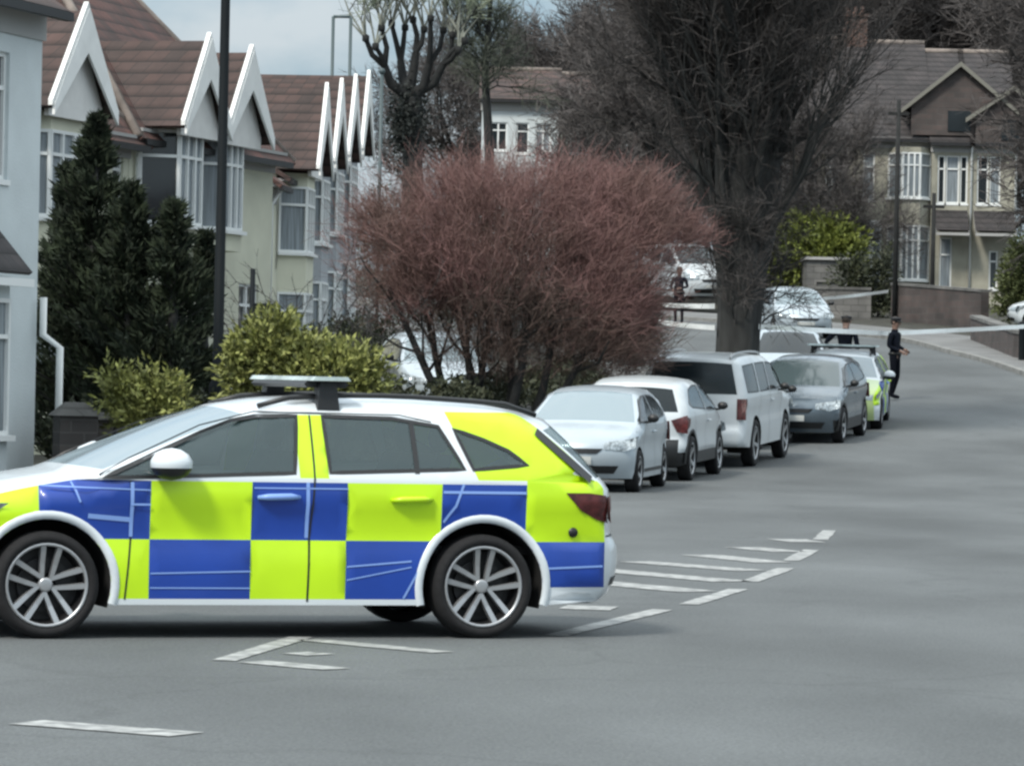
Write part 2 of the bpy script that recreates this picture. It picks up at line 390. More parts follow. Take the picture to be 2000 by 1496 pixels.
def ribbon(mb, line, width, mapper, mi=0, closed=False):
    q = resample(line, .07, closed)
    if closed: q = q+[q[0]]
    vs = []; fs = []
    for i, p in enumerate(q):
        a = q[max(0, i-1)]; b = q[min(len(q)-1, i+1)]
        if closed and i in (0, len(q)-1): a = q[-2]; b = q[1]
        d = (b[0]-a[0], b[1]-a[1]); l = math.hypot(*d) or 1; nx, nz_ = -d[1]/l*width/2, d[0]/l*width/2
        vs += [mapper(p[0]-nx, p[1]-nz_), mapper(p[0]+nx, p[1]+nz_)]
    for i in range(len(q)-1): fs.append((2*i, 2*i+1, 2*i+3, 2*i+2))
    mb.add(vs, fs, mi, True)
def build_body(root, sp, M):
    """M: dict(paints=[...], glass, screen, trim, under). sp['livery'](x,z)->paint index on the sides"""
    s = Shape(sp); liv = sp.get('livery'); lines = sp.get('lines', [])
    E = [tuple(p) for p in s.E]
    arc = lambda xc, a0, a1: [(xc+s.ra*cos(a), sp['wr']+s.ra*sin(a)) for a in np.linspace(a0, a1, 15)]
    dz = math.asin(max(-1, min(1, (s.zs-sp['wr'])/s.ra)))
    loop = E+arc(s.xr, pi-dz, dz)+resample([(s.xr+s.ra*cos(dz)+.03, s.zs), (s.xf-s.ra*cos(dz)-.03, s.zs)], .1, False)+arc(s.xf, pi-dz, dz)
    n = len(loop); pts = [Vector(p) for p in loop]; ed = [(i, (i+1) % n) for i in range(n)]
    for wn in sp['windows']:
        q = resample(wn, .07); b = len(pts); pts += [Vector(p) for p in q]; ed += [(b+i, b+(i+1) % len(q)) for i in range(len(q))]
    for a, b_ in lines:
        b = len(pts); pts += [Vector(a), Vector(b_)]; ed.append((b, b+1))
    # rings that carry the rounding of the edge
    for i in range(1, len(E)-1):
        d = s.E[min(i+1, len(E)-1)]-s.E[i-1]; nn = np.array((d[1], -d[0]))/(np.linalg.norm(d)+1e-9)
        for k in (.004, .014, .034, .065):
            p = s.E[i]+nn*k
            if pip(p[0], p[1], loop) and s.dist(*p) > k*.9: pts.append(Vector((p[0], p[1])))
    x = min(p[0] for p in loop); g = sp.get('grid', .06)
    while x < max(p[0] for p in loop):
        z = s.zs+.02
        while z < s.ztop:
            if pip(x, z, loop) and s.dist(x, z) > s.r: pts.append(Vector((x+random.uniform(-.004, .004), z)))
            z += g
        x += g
    v, e, f, *_ = delaunay_2d_cdt(pts, ed, [], 0, 1e-5)
    P3 = [s.side(p[0], p[1]) for p in v]
    body = MB(); wins = [[], []]
    cen = [(sum(v[i][0] for i in t)/3, sum(v[i][1] for i in t)/3) for t in f]
    keep = [k for k in range(len(f)) if pip(cen[k][0], cen[k][1], loop)]
    cls = {}
    for k in keep:
        c = -1
        for wi, wn in enumerate(sp['windows']):
            if pip(cen[k][0], cen[k][1], wn): c = wi
        cls[k] = c
    for sgn in (1, -1):
        vs = [(p[0], sgn*p[1], p[2]) for p in P3]; b = len(body.v); body.v += vs
        for k in keep:
            if cls[k] == -1:
                body.f.append(tuple(b+i for i in f[k])); body.m.append(liv(*cen[k]) if liv else 0); body.sm.append(True)
        for wi in range(len(sp['windows'])):
            mb = MB(); mb.add([(p[0], p[1]-sgn*.003, p[2]) for p in vs], [f[k] for k in keep if cls[k] == wi], 0, True)
            used = sorted({i for t in mb.f for i in t}); mp_ = {o: i for i, o in enumerate(used)}
            mb.v = [mb.v[i] for i in used]; mb.f = [tuple(mp_[i] for i in t) for t in mb.f]
            mb.build('side_window', M['glass'], root)
    # across strips
    cols = [-1, -.985, -.95, -.9, -.75, -.5, -.25, 0, .25, .5, .75, .9, .95, .985, 1]; nc = len(cols)
    g3 = [[s.strip(i, c) for c in cols] for i in range(len(s.C)-1)]+[[s.strip(len(s.C)-1.001, c) for c in cols]]
    glass = {'screen': MB(), 'rear_window': MB()}; b = len(body.v); body.v += [p for row in g3 for p in row]
    first = {}; last = {}
    for i, t in enumerate(s.tag): first.setdefault(t, i); last[t] = i
    for i in range(len(s.C)-1):
        t = s.tag[i+1]
        for j in range(nc-1):
            q = (b+i*nc+j, b+i*nc+j+1, b+(i+1)*nc+j+1, b+(i+1)*nc+j)
            gl = t in glass and 2 <= j < nc-3 and first[t] <= i and i+1 < last[t]+(0 if t == 'screen' else 1)
            if gl: glass[t].add([g3[i][j], g3[i][j+1], g3[i+1][j+1], g3[i+1][j]], [(0, 1, 2, 3)], 0, True)
            else: body.f.append(q); body.m.append(sp.get('strip_mat', {}).get(t, 0)); body.sm.append(True)
    npaint = len(M['paints']); body_mats = M['paints']+[M['trim'], M['under']]; TR, UN = npaint, npaint+1
    # arch liners, arch lips and floor
    for xc in (s.xr, s.xf):
        for sgn in (1, -1):
            a = [(xc+s.ra*cos(t), sp['wr']+s.ra*sin(t)) for t in np.linspace(-dz*0-.35, pi+.35, 24)]
            vs = []; 
            for (x_, z_) in a: vs += [(x_, sgn*(s.w(x_, max(z_, s.zs))-.004), z_), (x_, sgn*(sp['W']-.42), z_)]
            body.add(vs, [(2*i, 2*i+1, 2*i+3, 2*i+2) for i in range(23)], UN, True)
            cp = [(x_, sgn*(sp['W']-.42), z_) for x_, z_ in a]; body.add(cp, [tuple(range(24))], UN)
            lip = sp.get('lip')
            if lip:
                wd, mi = lip; a = [(t, ) for t in np.linspace(dz+.02, pi-dz-.02, 30)]; vs = []
                for (t,) in a:
                    for r_, o_ in ((s.ra-.004, -.01), (s.ra, .008), (s.ra+wd, .008), (s.ra+wd+.006, -.004)):
                        x_, z_ = xc+r_*cos(t), sp['wr']+r_*sin(t); vs.append(s.side(x_, z_, sgn, o_))
                body.add(vs, [(4*i+k, 4*i+k+1, 4*i+5+k, 4*i+4+k) for i in range(29) for k in range(3)], mi if mi >= 0 else TR, True)
    W_ = sp['W']-.06; x0, x1 = float(s.E[-1][0]), float(s.E[0][0])
    fl = s.zs+.01
    for (xa, xb, hw) in ((x0, s.xr-s.ra, W_-.08), (s.xr-s.ra, s.xr+s.ra, W_-.36), (s.xr+s.ra, s.xf-s.ra, W_), (s.xf-s.ra, s.xf+s.ra, W_-.36), (s.xf+s.ra, x1, W_-.08)):
        body.add([(xa, -hw, fl), (xb, -hw, fl), (xb, hw, fl), (xa, hw, fl)], [(0, 1, 2, 3)], UN)
    # seams, overlays on the sides
    for sgn in (1, -1):
        for line, wd, mi, off in sp.get('ribbons', []):
            ribbon(body, line, wd, lambda x, z: s.side(x, z, sgn, off), TR if mi == 'trim' else mi)
    for line, wd, mi, fr in sp.get('end_ribbons', []):
        for k in (1, -1): ribbon(body, [(k*y, z) for y, z in line], wd, lambda y, z: s.end(y, z, fr, .005), TR if mi == 'trim' else mi)
    bo = body.build('body', body_mats, root, weld=True)
    glass['screen'].build('windscreen', M['screen'], root, weld=True)
    glass['rear_window'].build('rear_window', M['glass'], root, weld=True)
    # window surrounds
    for sgn in (1, -1):
        fr = MB()
        for wn in sp['windows']: ribbon(fr, wn, .022, lambda x, z: s.side(x, z, sgn, .003), 0, True)
        fr.build('window_trim', M['trim'], root)
    return s
def side_pair(root, s, name, poly, m, off=.006, step=.05, sides=(1, -1), cap=None):
    for sgn in sides:
        mb = MB(); patch(mb, poly, lambda x, z: s.side(x, z, sgn, off), 0, step); mb.build(name, m, root)
def wheel_at(root, x, y, r, w, out, rim_r, style, tyre_m, rim_m, dark_m, rot=0):
    e = bpy.data.objects.new('wheel', None); C.objects.link(e); e.parent = root; e.location = (x, y, r)
    e.rotation_euler = (0, 0, 0 if out > 0 else pi); e.empty_display_size = .1
    t = MB(); h = w/2; k = .97
    t.lathe([(rim_r, h*.75), (rim_r+.012, h*.98), ((rim_r+r)/2, h*1.06), (r-.02, h*.98), (r-.004, h*.80), (r, h*.5), (r, -h*.5), (r-.004, -h*.8), (r-.02, -h*.98), (rim_r, -h*.75)], 40, 'Y')
    t.build('tyre', tyre_m, e)
    rm = MB(); R = rim_r
    rm.lathe([(R+.006, h*.80), (R+.004, h*.93), (R-.012, h*.93), (R-.016, h*.80)], 40, 'Y', mi=0)
    rm.lathe([(R-.016, h*.80), (R-.020, h*.70), (R-.03, h*.1), (R-.035, -h*.3)], 40, 'Y', mi=1)
    rm.lathe([(R-.03, -h*.25), (.001, -h*.25)], 24, 'Y', mi=1)
    rm.lathe([(.16, h*.05), (.16, -h*.2)], 20, 'Y', mi=1); rm.lathe([(.16, h*.05), (.07, h*.05)], 20, 'Y', mi=1)
    rm.lathe([(.045, h*.3), (.042, h*.62), (.03, h*.64), (.001, h*.64)], 18, 'Y', mi=0)
    nsp = 5
    for i in range(nsp):
        a = rot+2*pi*i/nsp+pi/2
        for sgn in (-1, 1) if style == 'twin' else (0,):
            w0, w1 = (.030, .040) if style == 'twin' else (.055, .075)
            def pt(r_, o_, y_): return (r_*cos(a)-o_*sin(a), y_, r_*sin(a)+o_*cos(a))
            o0, o1 = sgn*.026, sgn*.050; vs = []
            for (r_, o_, wd, yt) in ((.03, o0, w0, h*.60), (.12, (o0+o1)/2, (w0+w1)/2, h*.66), (R-.012, o1, w1, h*.86)):
                vs += [pt(r_, o_-wd/2, yt-.035), pt(r_, o_+wd/2, yt-.035), pt(r_, o_+wd/2-.004, yt), pt(r_, o_-wd/2+.004, yt)]
            fs = []
            for q in (0, 4): fs += [(q+2, q+3, q+7, q+6), (q+1, q+2, q+6, q+5), (q+3, q, q+4, q+7), (q, q+1, q+5, q+4)]
            rm.add(vs, fs, 0)
    rm.build('rim', [rim_m, dark_m], e)
    return e
def mirror_at(root, s, x, z, m_shell, m_black, glass_m, size=(.12, .10, .085)):
    for sgn in (1, -1):
        y = s.w(x, z); mb = MB()
        cx, cy, cz = x, sgn*(y+.115), z+.03
        mb.ball((cx, cy, cz), size, 14, 0)
        for i, f in enumerate(mb.f):
            if sum(mb.v[k][2] for k in f)/4 < cz-size[2]*.02: mb.m[i] = 1
        mb.beam((x-.01, sgn*(y-.02), z-.035), (cx, cy-sgn*.03, cz-.05), .06, .035, 1)
        o = mb.build('wing_mirror', [m_shell, m_black], root)
# shared car materials
tyre = mat('tyre rubber', (.007, .007, .008), .9, var=.3, vs=30)
rim_silver = mat('machined alloy', (.42, .43, .44), .35, .7)
rim_dark = mat('dark wheel inner', (.008, .008, .009), .5)
trim = mat('black trim plastic', (.012, .013, .014), .45)
under = mat('underbody black', (.006, .006, .006), .9)
glass = mat('tinted car glass', (.055, .076, .08), .06, spec=.9)
glass_dk = mat('dark car glass', (.012, .018, .021), .08, spec=.4)
screen_m = mat('windscreen glass', (.20, .26, .29), .08, spec=1.0)  # pale base colour paints in the sky reflected by the screen
lens = mat('headlamp lens', (.32, .36, .38), .12, .3, var=.5, vs=25)
red_lens = mat('tail lamp lens', (.075, .018, .018), .2, var=.5, vs=18)
plate_w = mat('white number plate', (.62, .63, .6), .4)
plate_y = mat('yellow number plate', (.62, .5, .08), .4)
white_paint = mat('white car paint', (.54, .58, .60), .32, coat=.6, var=.03, vs=3)
silver_paint = mat('silver car paint', (.42, .48, .52), .35, .25, coat=.6, var=.04, vs=3)
navy_paint = mat('dark grey blue car paint', (.10, .13, .155), .25, .35, coat=.9, var=.1, vs=3)
pol_white = mat('police white paint', (.62, .67, .70), .28, coat=.7, var=.02, vs=3)
pol_yel = mat('fluorescent yellow vinyl', (.50, .78, .006), .42, coat=.25, var=.05, vs=2)
pol_blue = mat('reflective blue vinyl', (.008, .048, .31), .38, coat=.3, var=.12, vs=2)
pol_glare = mat('glare paled lime bonnet vinyl', (.46, .58, .26), .35, coat=.5)  # yellow vinyl with the glare on it painted in as paler lime
pol_line = mat('pale blue panel gap', (.20, .33, .68), .4)
EST = dict(W=.905, belt=.955, tumble=.235, sill=.20, wheels=(2.686, 0.0), arch=.388, wr=.314, round=.07, pl=.14, pp=7,
    outline=[
     ('fascia', [(3.44, .20, .25, 0), (3.54, .34, .26, 0), (3.58, .50, .25, 0), (3.56, .64, .22, 0), (3.46, .75, .18, .02)]),
     ('hood', [(3.46, .75, .18, .02), (3.2, .845, .06, .05), (2.85, .925, .02, .05), (2.50, .985, .04, .045)]),
     ('screen', [(2.50, .985, .12, .02), (2.12, 1.145, .12, .03), (1.75, 1.29, .10, .04), (1.46, 1.385, .07, .045)]),
     ('roof', [(1.46, 1.385, .07, .045), (1.15, 1.43, .02, .045), (.7, 1.452, 0, .045), (.2, 1.442, 0, .045), (-.25, 1.405, -.02, .04), (-.60, 1.335, -.22, .04)]),
     ('rear_window', [(-.60, 1.335, -.22, .04), (-.78, 1.17, -.22, .03), (-.94, .99, -.2, .02)]),
     ('tail', [(-.94, .99, -.2, .02), (-1.0, .90, -.19, 0), (-1.02, .75, -.2, 0), (-1.03, .62, -.2, 0)]),
     ('bumper', [(-1.03, .62, -.2, 0), (-1.08, .55, -.21, 0), (-1.08, .40, -.22, 0), (-1.03, .27, -.22, 0), (-.96, .22, -.2, 0)])],
    windows=[
     [(2.36, .945), (2.03, 1.09), (1.74, 1.22), (1.55, 1.29), (1.40, 1.318), (1.145, 1.325), (1.195, .985), (2.0, .955)],
     [(.985, 1.325), (.55, 1.318), (.26, 1.275), (.125, 1.02), (.975, .99)],
     [(.165, 1.262), (-.02, 1.20), (-.17, 1.135), (-.285, 1.05), (.07, 1.018)]])
_xb = [2.736, 2.075, 1.459, .870, .274, -.267]
def pol_livery(x, z):
    if z > .955:
        if -.62 < x < .165+(z-1.262)*.39 and z < 1.365: return 1
        if .985 < x < 1.165 and z < 1.33: return 1
        return 0
    if z < .235 or x < -.80: return 0
    k = sum(1 for b in _xb if x < b)          # 0 front wing ... 6 rear quarter
    if z > .93 and 0 < k < 6: return 0
    if z > .585: return 1 if k % 2 == 0 else 2
    if k == 0: return 1 if z > .5 else 0
    if k == 6 and z < .31: return 0
    return 2 if k % 2 == 0 else 1
pol_lines = [((b, .2), (b, .96)) for b in _xb]+[((-1.1, .585), (3.6, .585)), ((-1.1, .235), (3.6, .235)), ((-.27, .93), (2.8, .93)), ((-1.1, .955), (3.6, .955)),
    ((-.8, .2), (-.8, 1.0)), ((.045, .955), (.205, 1.365)), ((-.7, 1.365), (.3, 1.365)), ((.985, .95), (.985, 1.33)), ((1.165, .95), (1.165, 1.33)), ((.98, 1.33), (1.17, 1.33)), ((-.9, .31), (-.27, .31)), ((2.736, .5), (3.6, .5))]
EST['livery'] = pol_livery; EST['lines'] = pol_lines; EST['lip'] = (.042, 0)
BL = 3
EST['ribbons'] = [
    ([(-.375, 1.255), (-.50, 1.14), (-.66, 1.0), (-.70, .965)], .055, 'trim', .004),
    ([(1.105, .22), (1.10, .6), (1.075, .95), (1.065, 1.33)], .012, 'trim', .003),        # door gap
    ([(2.22, .23), (2.19, .6), (2.20, .93)], .010, 'trim', .003),
    ([(.505, .24), (.42, .40)], .014, BL, .004),
    ([(.262, .70), (.19, .80), (.14, .93)], .016, BL, .004),
    ([(1.118, .60), (1.118, .93)], .022, BL, .004),
    ([(2.19, .60), (2.19, .92)], .022, BL, .004),
    ([(2.08, .79), (2.20, .79)], .012, BL, .004), ([(2.20, .70), (2.45, .72)], .028, BL, .004),
    ([(2.50, .80), (2.55, .92)], .012, BL, .004),
    ([(-.26, .882), (.27, .882)], .016, BL, .004), ([(.87, .895), (1.45, .895)], .008, BL, .004), ([(2.08, .875), (2.73, .895)], .008, BL, .004),
    ([(.46, .465), (.865, .43)], .010, BL, .004), ([(.46, .43), (.865, .35)], .008, BL, .004),
    ([(1.462, .40), (2.07, .385)], .009, BL, .004), ([(1.462, .30), (2.07, .30)], .008, BL, .004),
    ([(-.78, .44), (-.40, .425)], .012, BL, .004),
    ([(.30, 1.30), (.5, 1.34), (1.4, 1.345), (1.75, 1.26), (2.2, 1.06), (2.38, .96)], .008, 'trim', .002),
]
EST['end_ribbons'] = [([(0, .62), (.75, .62)], .012, 'trim', False), ([(0, .34), (.7, .34)], .05, 'trim', False), ([(0, .30), (.62, .30)], .10, 'trim', True)]
def fillet_bits(root, s, sp, front=True, head=None, tail=None):
    pass
seat_m = mat('dark seat fabric', (.02, .021, .023), .9)
glass_see = bpy.data.materials.new('see-through side glass'); glass_see.use_nodes = True
_n = glass_see.node_tree.nodes; _p = _n['Principled BSDF']; _p.inputs['Base Color'].default_value = (.085, .125, .135, 1); _p.inputs['Roughness'].default_value = .05; _p.inputs['Specular IOR Level'].default_value = .8
_tr = _n.new('ShaderNodeBsdfTransparent'); _tr.inputs['Color'].default_value = (.70, .78, .78, 1); _mx = _n.new('ShaderNodeMixShader'); _mx.inputs['Fac'].default_value = .5
_l = glass_see.node_tree.links; _l.new(_p.outputs['BSDF'], _mx.inputs[1]); _l.new(_tr.outputs['BSDF'], _mx.inputs[2]); _l.new(_mx.outputs['Shader'], _n['Material Output'].inputs['Surface'])
def make_police(label, EST=EST):
    root = thing('police_car', label=label, cat='police car')
    s = build_body(root, EST, dict(paints=[pol_white, pol_yel, pol_blue, pol_line, pol_glare], glass=glass_see, screen=screen_m, trim=trim, under=under))
    for x in (2.686, 0):
        for sg in (1, -1): wheel_at(root, x, sg*.79, .314, .225, sg, .243, 'twin', tyre, rim_silver, rim_dark, rot=.12 if x else .05)
    for xs_, nm in ((1.15, 'front_seat'), (.30, 'rear_seat')):
        for yy in (-.36, .36):
            m_ = MB(); m_.hexa([(xs_-.02, yy-.24, .55), (xs_+.14, yy-.24, .55), (xs_+.14, yy+.24, .55), (xs_-.02, yy+.24, .55), (xs_-.20, yy-.20, 1.10), (xs_-.10, yy-.20, 1.10), (xs_-.10, yy+.20, 1.10), (xs_-.20, yy+.20, 1.10)])
            m_.ball((xs_-.17, yy, 1.20), (.06, .13, .10), 12); m_.build(nm, seat_m, root)
    m_ = MB(); m_.lathe([(.17, 0), (.185, .015), (.17, .03)], 20, 'X', (1.72, -.36, .98)); m_.build('steering_wheel', trim, root)
    m_ = MB(); m_.box(1.85, 2.30, -.70, .70, .60, .97); m_.box(-.75, 2.2, -.72, .72, .50, .55); m_.build('cabin_trim', under, root)
    mirror_at(root, s, 1.98, 1.0, pol_white, trim, glass, (.13, .12, .095))
    # tail lamps wrap from side to tail
    for sg in (1, -1):
        mb = MB(); patch(mb, [(-.52, .885), (-.68, .885), (-.80, .87), (-.83, .70), (-.74, .72), (-.62, .78)], lambda x, z: s.side(x, z, sg, .006), 0, .04)
        patch(mb, [(sg*.42, .86), (sg*.42, .80), (sg*.78, .73), (sg*.84, .70), (sg*.83, .86)], lambda y, z: s.end(y, z, False, .008), 0, .05)
        mb.build('tail_light', red_lens, root)
        mb = MB(); patch(mb, [(3.32, .70), (3.02, .79), (2.92, .79), (3.05, .70), (3.30, .62)], lambda x, z: s.side(x, z, sg, .006), 0, .05)
        patch(mb, [(sg*.42, .70), (sg*.74, .72), (sg*.74, .60), (sg*.45, .62)], lambda y, z: s.end(y, z, True, .008), 0, .05)
        mb.build('headlight', lens, root)
        for xh in (1.30, .47):
            mb = MB(); y = s.w(xh, .84)
            if xh > 1: mb.tube([(xh-.13, sg*(y+.006), .842), (xh-.07, sg*(y+.03), .846), (xh+.07, sg*(y+.03), .842), (xh+.13, sg*(y+.006), .838)], [.012, .020, .020, .012], 8, 0)
            else: mb.tube([(xh-.13, sg*(y+.006), .835), (xh-.07, sg*(y+.03), .838), (xh+.07, sg*(y+.03), .835), (xh+.13, sg*(y+.006), .83)], [.012, .020, .020, .012], 8, 0)
            mb.build('door_handle', pol_line if xh > 1 else pol_yel, root)
        mb = MB(); pts = []
        for x in np.linspace(1.35, -.42, 10):
            i = min(range(len(s.C)), key=lambda k: abs(s.C[k][0]-x)+(9 if s.tag[k] != 'roof' else 0)); p = s.strip(i, .93*sg)
            pts.append((x, p[1], p[2]+(.012 if x in (1.35, -.42) else .038)))
        mb.tube(pts, .016, 8); mb.build('roof_rail', trim, root)
        # dark divider in rear door glass
        mb = MB(); ribbon(mb, [(.43, 1.30), (.43, .99)], .03, lambda x, z: s.side(x, z, sg, .003)); mb.build('window_divider', trim, root)
    mb = MB(); patch(mb, [(-.50, .52), (-.50, .40), (.50, .40), (.50, .52)], lambda y, z: s.end(y, z, True, .01)); patch(mb, [(-.40, .68), (-.55, .58), (.55, .58), (.40, .68)], lambda y, z: s.end(y, z, True, .01))
    mb.build('grille', trim, root)
    mb = MB(); patch(mb, [(-.26, .53), (-.26, .42), (.26, .42), (.26, .53)], lambda y, z: s.end(y, z, True, .022)); mb.build('number_plate', plate_w, root)
    mb = MB(); patch(mb, [(-.26, .86), (-.26, .75), (.26, .75), (.26, .86)], lambda y, z: s.end(y, z, False, .02)); mb.build('number_plate', plate_y, root)
    mb = MB(); mb.lathe([(.03, -.01), (.03, .004), (.001, .004)], 16, 'Y', c=(-.58, s.w(-.58, .645)+.003, .645)); mb.build('tow_cover', trim, root)
    # light bar: dark base with pale lens along the top
    lb = MB(); xc = .93
    prof = [(-.12, 1.495), (-.14, 1.515), (-.12, 1.535), (.12, 1.535), (.14, 1.515), (.12, 1.495)]
    lb.prism([(xc+a, b) for a, b in prof], -.60, .60)
    bar = lb.build('light_bar', trim, root)
    l2 = MB(); l2.prism([(xc-.12, 1.537), (xc-.10, 1.562), (xc+.10, 1.562), (xc+.12, 1.537)], -.72, .72)
    l2.build('bar_lens', mat('light bar lens', (.42, .50, .50), .2, var=.35, vs=6), bar)
    for sg in (1, -1):
        f = MB(); f.hexa([(xc-.07, sg*.55, 1.37), (xc+.07, sg*.55, 1.37), (xc+.07, sg*.66, 1.36), (xc-.07, sg*.66, 1.36), (xc-.05, sg*.52, 1.53), (xc+.05, sg*.52, 1.53), (xc+.05, sg*.645, 1.53), (xc-.05, sg*.645, 1.53)])
        f.build('mounting_foot', trim, bar)
    return root
# ================================================================ OTHER CARS
def scale_spec(b, sx, sz, Wd, **kw):
    s = dict(b); s['outline'] = [(t, [(x*sx, z*sz, cx, cz) for x, z, cx, cz in p]) for t, p in b['outline']]
    s['windows'] = [[(x*sx, z*sz) for x, z in w_] for w_ in b['windows']]
    s['W'] = Wd; s['belt'] = b['belt']*sz; s['wheels'] = tuple(x*sx for x in b['wheels'])
    s['ribbons'] = [([(x*sx, z*sz) for x, z in l], wd, mi, o) for l, wd, mi, o in b['ribbons']]; s['sz'] = b.get('sz', 1)*sz; s['sx'] = b.get('sx', 1)*sx
    s.update(kw); return s
HATCH = dict(W=.865, belt=.97, tumble=.22, sill=.20, wheels=(2.50, 0.0), arch=.345, wr=.30, round=.08, pl=.15, pp=6, grid=.08,
    outline=[
     ('fascia', [(3.12, .20, .27, 0), (3.24, .34, .30, 0), (3.30, .50, .30, 0), (3.28, .66, .28, 0), (3.16, .78, .24, .02)]),
     ('hood', [(3.16, .78, .24, .02), (2.9, .875, .08, .05), (2.55, .97, .05, .05)]),
     ('screen', [(2.55, .97, .15, .02), (2.1, 1.19, .15, .03), (1.72, 1.365, .12, .045), (1.52, 1.42, .07, .045)]),
     ('roof', [(1.52, 1.42, .07, .045), (1.2, 1.46, .02, .045), (.6, 1.48, 0, .045), (0, 1.455, -.03, .045), (-.40, 1.39, -.14, .04)]),
     ('rear_window', [(-.40, 1.39, -.14, .04), (-.52, 1.18, -.15, .02), (-.60, .99, -.16, .0)]),
     ('tail', [(-.60, .99, -.16, 0), (-.66, .85, -.18, 0), (-.68, .60, -.2, 0)]),
     ('bumper', [(-.68, .60, -.2, 0), (-.75, .52, -.22, 0), (-.75, .35, -.22, 0), (-.66, .22, -.2, 0)])],
    windows=[
     [(2.33, .985), (2.0, 1.13), (1.7, 1.27), (1.45, 1.335), (1.14, 1.352), (1.16, 1.005)],
     [(1.06, 1.352), (.6, 1.345), (.22, 1.29), (-.12, 1.10), (.05, 1.05), (1.07, 1.01)]],
    ribbons=[([(1.10, .22), (1.10, .6), (1.10, .97)], .010, 'trim', .003), ([(2.12, .23), (2.16, .6), (2.2, .95)], .010, 'trim', .003),
             ([(.36, .36), (.40, .6), (.12, .85), (.10, 1.0)], .010, 'trim', .003), ([(.4, .30), (2.1, .30)], .05, 'trim', .004)])
JEEP = dict(W=.93, belt=1.20, tumble=.16, sill=.34, wheels=(2.75, 0.0), arch=.46, wr=.39, round=.07, pl=.10, pp=8, grid=.09,
    outline=[
     ('fascia', [(3.45, .36, .12, 0), (3.56, .50, .14, 0), (3.56, .75, .13, 0), (3.50, 1.0, .12, 0), (3.40, 1.10, .10, .02)]),
     ('hood', [(3.40, 1.10, .10, .02), (2.9, 1.18, .04, .04), (2.45, 1.22, .04, .04)]),
     ('screen', [(2.45, 1.22, .10, .02), (2.1, 1.50, .10, .03), (1.85, 1.72, .07, .035), (1.75, 1.77, .05, .035)]),
     ('roof', [(1.75, 1.77, .05, .035), (1.4, 1.83, .01, .035), (.4, 1.86, 0, .035), (-.5, 1.85, 0, .035), (-.95, 1.80, -.06, .035)]),
     ('rear_window', [(-.95, 1.80, -.06, .035), (-1.00, 1.50, -.07, .01), (-1.02, 1.22, -.07, 0)]),
     ('tail', [(-1.02, 1.22, -.07, 0), (-1.04, .95, -.07, 0), (-1.04, .68, -.07, 0)]),
     ('bumper', [(-1.04, .68, -.07, 0), (-1.12, .62, -.10, 0), (-1.12, .42, -.10, 0), (-1.04, .36, -.10, 0)])],
    windows=[
     [(2.30, 1.25), (2.08, 1.45), (1.80, 1.66), (1.20, 1.70), (1.20, 1.24)],
     [(1.10, 1.70), (.28, 1.70), (.28, 1.24), (1.10, 1.24)],
     [(.16, 1.70), (-.72, 1.68), (-.72, 1.25), (.16, 1.24)]],
    ribbons=[([(1.15, .36), (1.15, 1.2)], .010, 'trim', .003), ([(.22, .62), (.28, 1.2)], .010, 'trim', .003), ([(2.2, .36), (2.2, 1.2)], .010, 'trim', .003)])
